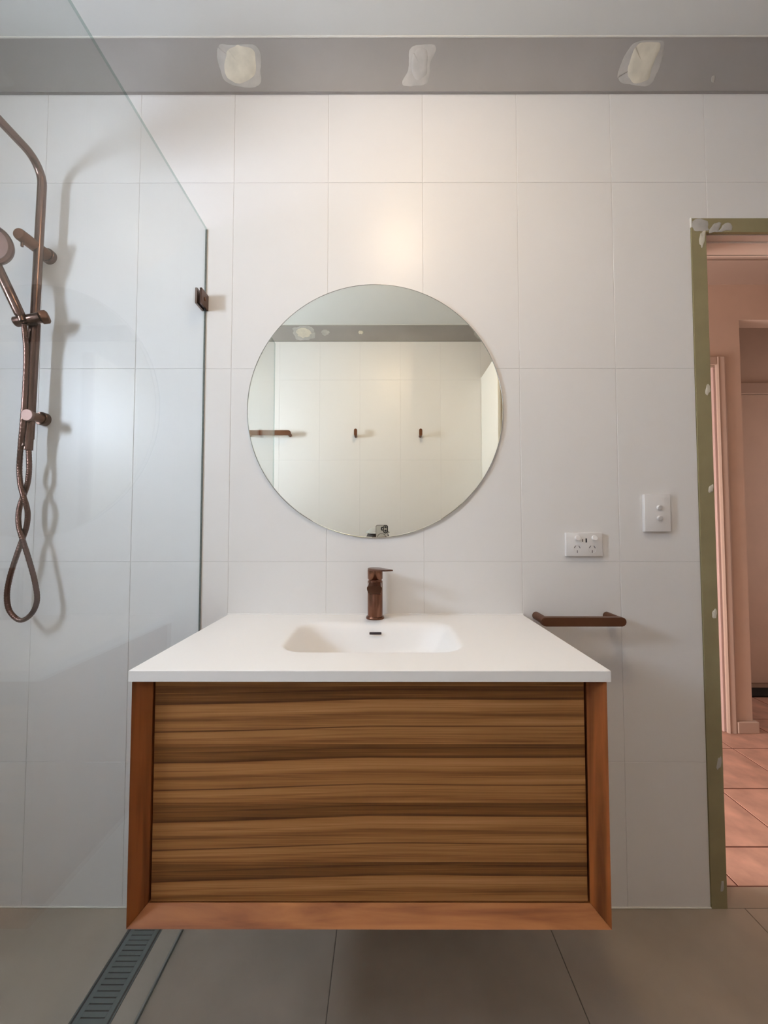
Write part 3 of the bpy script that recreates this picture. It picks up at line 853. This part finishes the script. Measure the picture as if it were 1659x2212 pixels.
# ------------------------------------------------------------------ towel bars and robe hooks
def stadium_bar(x0, x1, y0, y1, zc, h, m):
    """flat bar with round ends seen from the front"""
    bm = bmesh.new(); r = h / 2; poly = []
    for k in range(13):
        a = math.pi / 2 + math.pi * k / 12; poly.append((x0 + r + r * math.cos(a), zc + r * math.sin(a)))
    for k in range(13):
        a = -math.pi / 2 + math.pi * k / 12; poly.append((x1 - r + r * math.cos(a), zc + r * math.sin(a)))
    fa, fb = add_prism(bm, poly, 'y', y0, y1)
    bmesh.ops.bevel(bm, geom=list(set(fa.edges) | set(fb.edges)), offset=.002, segments=2, affect='EDGES')
    return auto_smooth(obj('towel_bar', bm, m), 40)
rail = thing('towel_rail', 'matt brown bronze hand towel rail on the tiles right of the vanity', 'towel rail', (0.57, 0, 0.858))
child(stadium_bar(0.4475, 0.690, -0.078, -0.060, 0.8575, 0.0255, M['bronze_matte']), rail)
for x in (0.4615, 0.6765):
    o = child(tube('post', [(x, -0.0003, 0.8585), (x, -0.063, 0.8580)], 0.0118, M['bronze_matte'], n=28), rail)
rail2 = thing('towel_rail', 'bronze towel rail on the far wall, seen at the left in the mirror', 'towel rail', (-0.84, YB, 1.81))
child(stadium_bar(-1.015, -0.683, YB + .050, YB + .062, 1.812, 0.036, M['bronze_matte']), rail2)
for x in (-1.000, -0.700):
    child(tube('post', [(x, YB + .0003, 1.806), (x, YB + .051, 1.810)], 0.013, M['bronze_matte'], n=24), rail2)
def hook(x, label):
    t = thing('robe_hook', label, 'hook', (x, YB, 1.80), 'robe hooks on the far wall')
    child(tube('hook_stem', [(x, YB + .0003, 1.797), (x, YB + .036, 1.802)], 0.0105, M['bronze_matte'], n=24), t)
    bm = bmesh.new()
    poly = [(x + .0115 * math.cos(a), 1.834 + .0115 * math.sin(a)) for a in [math.pi * k / 10 for k in range(11)]] + \
           [(x + .0115 * math.cos(a), 1.803 + .0115 * math.sin(a)) for a in [math.pi + math.pi * k / 10 for k in range(11)]]
    fa, fb = add_prism(bm, poly, 'y', YB + .035, YB + .047)
    bmesh.ops.bevel(bm, geom=list(set(fa.edges) | set(fb.edges)), offset=.002, segments=2, affect='EDGES')
    child(auto_smooth(obj('hook_plate', bm, M['bronze_matte']), 40), t)
hook(-0.212, 'small bronze robe hook in the mirror, nearer the towel rail')
hook(0.265, 'small bronze robe hook in the mirror, nearer the white partition')

# ------------------------------------------------------------------ power point and light switch
def plate(name, x0, x1, z0, z1, d, parent):
    bm = bmesh.new()
    w = .0012
    add_box(bm, x0, x1, -d, -0.0004, z0, z1, bev=.0016, seg=2)
    return child(auto_smooth(obj(name, bm, M['plastic']), 50), parent)
def rocker(x, z, y, parent, r=.0088, on=False, label=None):
    # round button with a tilted face
    bm = bmesh.new()
    add_lathe(bm, [(0, -.001), (r, -.001), (r, .0050), (r * .90, .0065), (0, .0065)], (x, y, z), (0, -1, 0), 28)
    for v in bm.verts:
        if v.co.y < y - .002: v.co.y -= (v.co.z - z) * (.42 if on else -.42)
    return child(auto_smooth(obj('switch_button', bm, M['plastic']), 40), parent)
gpo = thing('power_point', 'white double power point with two sockets and charging ports', 'power outlet', (0.6085, 0, 1.0745))
GX0, GX1, GZ0, GZ1, GD = 0.5515, 0.6625, 1.0390, 1.1105, 0.0115
plate('cover_plate', GX0, GX1, GZ0, GZ1, GD, gpo)
bx = lambda n_, b, m_, p_: child(box(n_, b, m_, bev=.0002, seg=1), p_)
yF = -GD
for i, (x, z) in enumerate(((0.5855, 1.0945), (0.6370, 1.0950))):
    rocker(x, z, yF, gpo, r=.0078)
def gp(px, py): return at(px, py, yF)
p = gp(1258.5, 1167.6); bx('charging_port', (p.x - .0011, p.x + .0011, yF - .0004, yF + .001, p.z - .0043, p.z + .0043), M['socket_hole'], gpo)
p = gp(1266.4, 1167.4); bx('charging_port', (p.x - .0022, p.x + .0022, yF - .0004, yF + .001, p.z - .0062, p.z + .0062), M['socket_hole'], gpo)
def pin(px, py, ln, wd, rot):
    p = gp(px, py); bm = bmesh.new(); add_box(bm, -wd / 2, wd / 2, -.0004, .001, -ln / 2, ln / 2)
    bmesh.ops.rotate(bm, verts=bm.verts, cent=(0, 0, 0), matrix=Matrix.Rotation(rot, 3, 'Y'))
    bmesh.ops.translate(bm, verts=bm.verts, vec=(p.x, yF, p.z))
    return child(obj('pin_slot', bm, M['socket_hole']), gpo)
for cx in (1247, 1279.5):
    pin(cx - 5, 1181.2, .0082, .0015, math.radians(30)); pin(cx + 4.7, 1181.6, .0082, .0015, math.radians(-30)); pin(cx, 1191.5, .0082, .0016, 0)
for cx in (1247.3, 1279.8):
    p = gp(cx, 1186)
    bm = bmesh.new(); r0, r1 = .0118, .0124; n = 40
    ra = []
    for r, h in ((r0, 0), (r0, .0007), (r1, .0007), (r1, 0)):
        ra.append([bm.verts.new((p.x + r * math.cos(2 * math.pi * k / n), yF - h, p.z + r * math.sin(2 * math.pi * k / n))) for k in range(n)])
    for a, b in zip(ra, ra[1:]):
        for k in range(n): bm.faces.new((a[k], a[(k + 1) % n], b[(k + 1) % n], b[k]))
    child(obj('socket_ring', bm, M['plastic'], smooth=False), gpo)
sw = thing('light_switch', 'white upright wall plate with two round light switches', 'light switch', (0.832, 0, 1.17))
plate('cover_plate', 0.7915, 0.8715, 1.1135, 1.2275, 0.0125, sw)
for pz in ((1423.3, 1096.5), (1424, 1119.3)):
    p = at(pz[0], pz[1], -.0125)
    rocker(p.x, p.z, -.0125, sw, r=.0072, on=True)

# ------------------------------------------------------------------ shower rail set
RY = -0.048
sh = thing('shower_rail_set', 'brushed bronze shower rail with overhead arm behind the glass', 'shower', (-1.06, 0, 1.7))
xt, xb = at(91, 400, RY).x, at(61, 940, RY).x
pipe_top = Vector((xt, RY, at(91, 400, RY).z)); pipe_bot = Vector((xb, RY, at(60, 962, RY).z))
zr = at(60, 303, RY).z
up_dir = (pipe_top - pipe_bot).normalized()
# bend into the overhead arm
ZA = 2.232
p0 = pipe_bot + up_dir * ((ZA - .060 - pipe_bot.z) / up_dir.z)
pts = [pipe_bot, pipe_bot.lerp(p0, .5), p0]
cxb = p0.x
for k in range(1, 9):
    a = math.pi / 2 * k / 8
    pts.append(Vector((cxb, RY - .060 * (1 - math.cos(a)), p0.z + .060 * math.sin(a))))
pts += [Vector((cxb, RY - .20, ZA)), Vector((cxb, RY - .36, ZA))]
for k in range(1, 7):
    a = math.pi / 2 * k / 6
    pts.append(Vector((cxb, RY - .36 - .035 * math.sin(a), ZA - .035 * (1 - math.cos(a)))))
pts.append(Vector((cxb, RY - .395, ZA - .055)))
child(tube('riser_pipe', pts, 0.0115, M['bronze'], n=24), sh)
lowr = pipe_bot + up_dir * .46
child(tube('slide_sleeve', [pipe_bot + up_dir * .02, pipe_bot + up_dir * .372], 0.0142, M['bronze'], n=28), sh)
child(tube('pipe_outlet', [pipe_bot - up_dir * .014, pipe_bot + up_dir * .02], 0.0125, M['bronze'], n=28), sh)
p = pipe_bot - up_dir * 0.0
child(lathe('outlet_screw', [(0, 0), (.0045, 0), (.0045, .006), (0, .0065)], (p.x - .003, RY - .011, p.z), (0, -1, 0), M['bronze_light'], n=16), sh)
# rain head at the end of the arm (out of frame)
hc = (cxb, RY - .395, ZA - .055)
child(lathe('rain_head', [(0, 0), (.018, 0), (.020, -.014), (.106, -.020), (.110, -.024), (.108, -.029), (0, -.029)], hc, (0, 0, 1), M['bronze'], n=48), sh)
# upper wall bracket: thick arm through the pipe with a little pin below
U = at(106, 555, -0.004); U2 = Vector((U.x, -0.104, at(45, 508, -0.104).z))
child(lathe('wall_flange', [(0, 0), (.0225, 0), (.0225, .012), (.0205, .014), (0, .014)], (U.x, -0.0003, U.z), (0, -1, 0), M['bronze'], n=36), sh)
child(tube('bracket_arm', [(U.x, -.012, U.z), (U2.x - .004, -.098, U.z), (U2.x - .004, -.103, U.z)], [.0172, .0172, .0155], M['bronze_matte'], n=32), sh)
child(tube('bracket_pin', [(U.x - .004, -.090, U.z - .014), (U.x - .004, -.090, U.z - .030)], .0036, M['bronze'], n=12), sh)
# lower bracket with pale front disc
Lw = at(95, 906, -0.004)
child(lathe('wall_flange', [(0, 0), (.0205, 0), (.0205, .015), (.019, .017), (0, .017)], (Lw.x, -0.0003, Lw.z), (0, -1, 0), M['bronze'], n=36), sh)
K = at(57, 896, -0.078)
child(tube('bracket_arm', [(Lw.x, -.015, Lw.z), (K.x, -.070, K.z)], .0135, M['bronze_matte'], n=28), sh)
child(lathe('bracket_disc', [(0, 0), (.0172, 0), (.0172, .006), (.0162, .0072), (0, .0072)], (K.x, -0.0705, K.z), (0, -1, 0), M['bronze_light'], n=36), sh)
# hand shower holder (slider)
SL = at(60, 691, -0.070)
s0 = at(31, 696, -0.078); s1 = at(88, 686, -0.066)
child(tube('slider_clamp', [s0, s0.lerp(s1, .05), s0.lerp(s1, .95), s1], [.0115, .0145, .0145, .0145], M['bronze'], n=28), sh)
k0 = at(86, 686, -0.062); k1 = at(106, 684, -0.050)
child(tube('slider_knob', [k0, k0.lerp(k1, .15), k0.lerp(k1, .8), k1], [.0150, .0185, .0185, .0130], M['bronze_matte'], n=28), sh)
# hand shower: a thing of its own resting in the holder
hs = thing('hand_shower', 'round bronze hand shower resting in the slider, cut by the left edge', 'hand shower', tuple(at(42, 682, -0.085)))
h0 = at(45, 684, -0.088); h1 = at(-6, 575, -0.115)
child(tube('handle', [h0, h0.lerp(h1, .05), h0.lerp(h1, .5), h1, h1 + (h1 - h0) * .12], [.0100, .0128, .0132, .0128, .0120], M['bronze'], n=28), hs)
child(tube('hose_connector', [at(48, 694, -0.086), h0], [.0085, .0085], M['bronze'], n=20), hs)
hcn = at(-23, 528, -0.125)
ax = Vector((0.34, -0.93, -0.12)).normalized()
child(lathe('spray_head', [(0, -.012), (.045, -.012), (.056, -.004), (.0575, .004), (.055, .008), (.050, .0085), (0, .0085)], hcn, ax, M['bronze'], n=48), hs)
child(lathe('spray_face', [(0, .0086), (.047, .0086), (.046, .0102), (0, .0108)], hcn, ax, M['bronze_light'], n=48), hs)
# hose
zz_ = lambda px, py, d=0: at(px, py, -0.052 - d)
hp = [zz_(52, 700, .028), zz_(54, 722, .022), zz_(57, 760, .014), (zz_(55, 830, .014)), zz_(50, 905, .016), zz_(45, 960, .010), zz_(42, 1010, .0), zz_(44, 1045, .004), zz_(50, 1070, .010), zz_(57, 1092, .006),
      zz_(60, 1112, 0), zz_(57, 1138, -.004), zz_(48, 1166, -.008), zz_(35, 1203, -.002), zz_(21, 1248, 0), zz_(15, 1287, 0), zz_(21, 1320, 0), zz_(44, 1340, 0), zz_(68, 1326, 0),
      zz_(80, 1296, 0), zz_(75, 1255, 0), zz_(62, 1207, .003), zz_(49, 1166, .008), zz_(41, 1138, .004), zz_(40, 1112, 0), zz_(44, 1090, -.004), zz_(52, 1068, -.008), zz_(60, 1042, -.004), zz_(63, 1010, -.002), zz_(62, 972, -.003)]
hose_pts = smooth_path(hp, 26)
bm = bmesh.new()
rad = [0.0068 * (1.0 + 0.055 * math.sin(i * math.pi * .5)) for i in range(len(hose_pts))]
add_tube(bm, hose_pts, rad, n=14)
child(auto_smooth(obj('hose', bm, M['hose']), 60), hs)

# ------------------------------------------------------------------ linear drain
dr = thing('floor_drain', 'dark slotted linear drain set in the shower floor along the glass', 'floor drain', (-0.671, -0.40, 0))
D0, D1, YD0, YD1 = -0.716, -0.626, -0.80, -0.008
child(box('drain_channel', (D0 + .001, D1 - .001, YD0, YD1, -0.0014, -0.0010), M['drain_dark']), dr)
child(box('channel_edge', (D0 - .0015, D0 + .0008, YD0, YD1, -0.0014, 0.0003), M['drain']), dr)
child(box('channel_edge', (D1 - .0008, D1 + .0015, YD0, YD1, -0.0014, 0.0003), M['drain']), dr)
child(box('grate_side', (D0 + .0055, -0.6995, YD0 + .004, YD1 - .004, -0.0010, 0.0006), M['drain'], bev=.0002, seg=1), dr)
child(box('grate_side', (-0.6430, D1 - .0055, YD0 + .004, YD1 - .004, -0.0010, 0.0006), M['drain'], bev=.0002, seg=1), dr)
ys = -0.0789
k = 0
bar_me = None
pitch, slot = 0.01292, 0.0030
y_hi = ys + pitch * 5
while y_hi - pitch > YD0 + .01:
    a_, b_ = y_hi - pitch + slot / 2, y_hi - slot / 2
    if b_ < YD1 - .004:
        if bar_me is None:
            bm = bmesh.new(); add_box(bm, -0.6994, -0.6431, -(pitch - slot) / 2, (pitch - slot) / 2, -0.0010, 0.0006)
            bar_me = bpy.data.meshes.new('grate_bar'); bm.to_mesh(bar_me); bm.free(); bar_me.materials.append(M['drain'])
        o = new_obj('grate_bar', bar_me); o.location = (0, (a_ + b_) / 2, 0); child(o, dr)
    y_hi -= pitch

# ------------------------------------------------------------------ phone and the person who takes the picture
ph = thing('smartphone', 'pale smartphone with black camera housing, reflected at the mirror bottom', 'phone', (-0.016, -1.204, 1.065))
PX0, PX1, PZ0, PZ1, PYf, PYb = -0.0535, 0.0215, 0.985, 1.139, -1.2005, -1.2095
def rr_prism(x0, x1, z0, z1, r, ya, yb, n=8):
    bm = bmesh.new(); poly = []
    for cx, cz, a0 in ((x1 - r, z1 - r, 0), (x0 + r, z1 - r, 90), (x0 + r, z0 + r, 180), (x1 - r, z0 + r, 270)):
        for k in range(n + 1):
            a = math.radians(a0 + 90 * k / n); poly.append((cx + r * math.cos(a), cz + r * math.sin(a)))
    add_prism(bm, poly, 'y', ya, yb); return bm
child(obj('phone_case', rr_prism(PX0, PX1, PZ0, PZ1, .012, PYb, PYf + .0006), M['phone_black']), ph)
child(obj('phone_back', rr_prism(PX0 + .0022, PX1 - .0022, PZ0 + .0022, PZ1 - .0022, .010, PYf + .0004, PYf + .0012), M['phone_back']), ph)
isl = child(obj('camera_housing', rr_prism(-.0090, PX1 - .0012, 1.0875, PZ1 - .0012, .0140, PYf + .001, PYf + .0026), M['phone_black']), ph)
child(obj('flash_housing', rr_prism(-.0220, -.0060, 1.104, 1.128, .0078, PYf + .001, PYf + .0020), M['phone_black']), ph)
child(obj('flash', rr_prism(-.0150, -.0088, 1.1105, 1.1210, .003, PYf + .0018, PYf + .0023), M['phone_ring']), ph)
child(obj('lens_surround', rr_prism(-.0035, .0150, 1.0935, 1.1340, .0090, PYf + .0022, PYf + .0032), M['phone_ring']), ph)
for z in (1.1248, 1.1040):
    child(lathe('camera_lens', [(0, 0), (.0068, 0), (.0068, .0012), (.0060, .0014), (0, .0010)], (.0058, PYf + .0030, z), (0, 1, 0), M['lens'], n=28), ph)
bm = bmesh.new(); n = 48; ra = []
for r, h in ((.0250, 0), (.0250, .0005), (.0275, .0005), (.0275, 0)):
    ra.append([bm.verts.new((-0.018 + r * math.cos(2 * math.pi * k / n), PYf + .0012 + h, 1.060 + r * math.sin(2 * math.pi * k / n))) for k in range(n)])
for a, b in zip(ra, ra[1:]):
    for k in range(n): bm.faces.new((a[k], a[(k + 1) % n], b[(k + 1) % n], b[k]))
child(obj('magnet_ring', bm, M['phone_black']), ph)

def skin_mesh(chains, sub=2):
    """chains: list of [(point, radius), ...] -> evaluated smooth mesh (each chain may start inside another)"""
    me = bpy.data.meshes.new('limbs'); bm = bmesh.new(); lay = bm.verts.layers.skin.verify()
    for ch in chains:
        prev = None
        for i, (p_, r) in enumerate(ch):
            v = bm.verts.new(p_); rr = r if isinstance(r, tuple) else (r, r); v[lay].radius = rr; v[lay].use_root = (i == 0)
            if prev: bm.edges.new((prev, v))
            prev = v
    bm.to_mesh(me); bm.free()
    o = bpy.data.objects.new('limbs', me); COL.objects.link(o)
    o.modifiers.new('skin', 'SKIN').use_smooth_shade = True
    s_ = o.modifiers.new('sub', 'SUBSURF'); s_.levels = sub; s_.render_levels = sub
    dg = bpy.context.evaluated_depsgraph_get(); ev = bpy.data.meshes.new_from_object(o.evaluated_get(dg))
    bpy.data.objects.remove(o); bpy.data.meshes.remove(me)
    return ev
def merged(parts, extra=None, voxel=0.006):
    bm = bmesh.new()
    for me in parts: bm.from_mesh(me)
    if extra: extra(bm)
    me = bpy.data.meshes.new('body'); bm.to_mesh(me); bm.free()
    o = bpy.data.objects.new('body_raw', me); COL.objects.link(o)
    r = o.modifiers.new('r', 'REMESH'); r.mode = 'VOXEL'; r.voxel_size = voxel; r.use_smooth_shade = True
    sm = o.modifiers.new('s', 'SMOOTH'); sm.iterations = 3; sm.factor = .5
    dg = bpy.context.evaluated_depsgraph_get(); ev = bpy.data.meshes.new_from_object(o.evaluated_get(dg))
    bpy.data.objects.remove(o)
    ev.materials.clear()
    return ev
V = Vector
HX = -0.045
person = thing('person', 'person in a pale grey cap with dark hair, crouching behind the phone in the mirror', 'person', (HX, -1.45, 0))
def mirx(c, s): return [((HX + s * (p_[0]), p_[1], p_[2]), r) for p_, r in c]
torso = [((HX, -1.50, .27), .125), ((HX, -1.495, .40), .118), ((HX, -1.48, .56), .118), ((HX, -1.465, .70), .120), ((HX, -1.458, .79), .085), ((HX, -1.455, .86), .052), ((HX, -1.445, .93), .052)]
legs, arms, hands = [], [], []
for sgn in (-1, 1):
    legs.append(mirx([((.07, -1.50, .27), .09), ((.11, -1.36, .20), .078), ((.13, -1.235, .085), .056), ((.125, -1.36, .065), .050), ((.12, -1.50, .065), .045), ((.115, -1.585, .075), .036), ((.115, -1.60, .045), .034), ((.115, -1.555, .022), .02)], sgn))
    # arms come forward to hold the phone
    wx = (.072 if sgn > 0 else -.064)
    el = V((HX + sgn * .235, -1.375, .66)); shd = V((HX + sgn * .165, -1.46, .795))
    wr = V((-0.016 + sgn * .062, -1.262, .955))
    arms.append([((HX + sgn * .09, -1.46, .775), .07), (tuple(shd), .058), (tuple(shd.lerp(el, .5)), .045), (tuple(el), .038), (tuple(el.lerp(wr, .5)), .032), (tuple(wr), .022)])
    palm = V((-0.016 + sgn * .050, -1.228, 1.000))
    hands.append([(tuple(wr), .021), (tuple(wr.lerp(palm, .5)), (.024, .016)), (tuple(palm), (.024, .015))])
    # fingers on the phone's back edge, thumb on the screen side
    edge = -0.016 + sgn * .0385
    for k, (z0, ln) in enumerate(((1.012, .9), (.998, 1.0), (.984, .95), (.971, .8))):
        b0 = palm + V((sgn * .006, .006, z0 - 1.000 - .006))
        hands.append([(tuple(b0), .0085), ((edge + sgn * .014, -1.208, z0), .0082), ((edge + sgn * .009, -1.1935, z0 + .001), .0074), ((edge - sgn * .008 * ln, -1.1925, z0 + .002), .0066), ((edge - sgn * .018 * ln, -1.1940, z0 + .002), .0058)])
    hands.append([(tuple(palm + V((0, -.004, .0))), .011), ((edge + sgn * .004, -1.232, 1.018), .0095), ((edge - sgn * .010, -1.224, 1.032), .0080)])
HC = V((HX, -1.435, 1.020))
def head(bm):
    r = bmesh.ops.create_uvsphere(bm, u_segments=40, v_segments=28, radius=1.0)
    for v in r['verts']:
        x, y, z = v.co
        jaw = max(0, -z)
        sx = .074 * (1 - .28 * jaw); sy = .092 * (1 - .10 * jaw)
        v.co = HC + V((x * sx, y * sy + .012 * jaw, z * .104))
    def blob(c, s):
        q = bmesh.ops.create_uvsphere(bm, u_segments=16, v_segments=12, radius=1.0)
        for v in q['verts']: v.co = V(c) + V((v.co.x * s[0], v.co.y * s[1], v.co.z * s[2]))
    blob(HC + V((0, .092, -.020)), (.013, .016, .020)); blob(HC + V((0, .086, .004)), (.008, .010, .026))
    for s_ in (-1, 1):
        blob(HC + V((s_ * .076, -.004, -.006)), (.008, .019, .031)); blob(HC + V((s_ * .032, .080, .012)), (.018, .010, .006))
    blob(HC + V((0, .086, -.052)), (.023, .010, .006)); blob(HC + V((0, .080, -.082)), (.022, .016, .016)); blob(HC + V((0, .084, -.060)), (.019, .009, .006))
# forehead-to-neck body in one surface
girdle = [((HX - .150, -1.462, .785), .050), ((HX - .07, -1.46, .805), .066), ((HX, -1.458, .810), .072), ((HX + .07, -1.46, .805), .066), ((HX + .150, -1.462, .785), .050)]
chest = [((HX - .045, -1.470, .58), .088), ((HX - .055, -1.470, .70), .092), ((HX - .065, -1.466, .77), .07)]
chest2 = [((2 * HX - p_[0], p_[1], p_[2]), r_) for p_, r_ in chest]
chains = [torso, girdle, chest, chest2] + legs + arms + hands
parts = [skin_mesh([c]) for c in chains]
body_me = merged(parts, head, 0.0048)
child(new_obj('body', body_me, M['skin']), person)
def fat(ch, k, lo=0, hi=None):
    c = ch[lo:hi]; return [(p_, (r if not isinstance(r, tuple) else r[0]) + k) for p_, r in c]
shirt_me = merged([skin_mesh([fat(torso, .014, 0, 5)]), skin_mesh([fat(girdle, .016)]), skin_mesh([fat(chest, .014)]), skin_mesh([fat(chest2, .014)]), skin_mesh([[((HX, -1.470, .58), .125), ((HX, -1.468, .68), .125), ((HX, -1.462, .76), .115), ((HX, -1.458, .81), .085)]])] + [skin_mesh([fat(a_, .016, 0, 4)]) for a_ in arms], None, .010)
child(new_obj('shirt', shirt_me, M['shirt']), person)
tr_me = merged([skin_mesh([fat(torso, .013, 0, 2)])] + [skin_mesh([fat(l_, .010, 0, 6)]) for l_ in legs], None, .010)
child(new_obj('trousers', tr_me, M['trousers']), person)
# hair, cap, eyes
bm = bmesh.new()
r = bmesh.ops.create_uvsphere(bm, u_segments=40, v_segments=28, radius=1.0)
for v in r['verts']:
    x, y, z = v.co
    v.co = HC + V((x * .083, y * .098 - .006, z * .108))
bmesh.ops.delete(bm, geom=[v for v in bm.verts if (v.co.y > HC.y + .030 and v.co.z < HC.z + .022) or v.co.z < HC.z - .060 or (v.co.y > HC.y - .012 and v.co.z < HC.z - .02)], context='VERTS')
hair = child(obj('hair', bm, M['hair'], smooth=True), person)
hair.modifiers.new('thick', 'SOLIDIFY').thickness = .008
bm = bmesh.new()
r = bmesh.ops.create_uvsphere(bm, u_segments=40, v_segments=24, radius=1.0)
for v in r['verts']:
    x, y, z = v.co
    v.co = HC + V((x * .091, y * .106 - .002, .030 + z * .080))
bmesh.ops.delete(bm, geom=[v for v in bm.verts if v.co.z < HC.z + .068], context='VERTS')
cap = child(obj('cap', bm, M['cap'], smooth=True), person)
cap.modifiers.new('thick', 'SOLIDIFY').thickness = .004
bm = bmesh.new(); n = 20; pa, pb = [], []
for k in range(n + 1):
    a = math.radians(25 + 130 * k / n)
    pa.append(bm.verts.new(HC + V((.086 * math.cos(a), .100 * math.sin(a) - .002, .070))))
    q = math.sin(math.pi * k / n)
    pb.append(bm.verts.new(HC + V((.086 * math.cos(a), .098 * math.sin(a) + .052 * q ** .6, .068 - .006 * q))))
for k in range(n): bm.faces.new((pa[k], pa[k + 1], pb[k + 1], pb[k]))
brim = obj('cap_brim', bm, M['cap'], smooth=True); child(brim, person)
brim.modifiers.new('thick', 'SOLIDIFY').thickness = .003
for s_ in (-1, 1):
    bm = bmesh.new(); bmesh.ops.create_uvsphere(bm, u_segments=20, v_segments=14, radius=.0115)
    for v in bm.verts: v.co += HC + V((s_ * .031, .074, .0))
    child(obj('eye', bm, M['eye'], smooth=True), person)
    bm = bmesh.new(); bmesh.ops.create_uvsphere(bm, u_segments=14, v_segments=10, radius=.0050)
    for v in bm.verts: v.co += HC + V((s_ * .031, .0815, .0))
    child(obj('iris', bm, M['hair'], smooth=True), person)
    bm = bmesh.new(); add_box(bm, HC.x + s_ * .031 - .015, HC.x + s_ * .031 + .015, HC.y + .082, HC.y + .090, HC.z + .020, HC.z + .025, bev=.002)
    child(obj('eyebrow', bm, M['hair']), person)
bm = bmesh.new(); add_box(bm, HC.x - .021, HC.x + .021, HC.y + .088, HC.y + .0975, HC.z - .0575, HC.z - .0545, bev=.001)
child(obj('mouth_line', bm, mat('lip', (0.30, 0.12, 0.10), .5)), person)
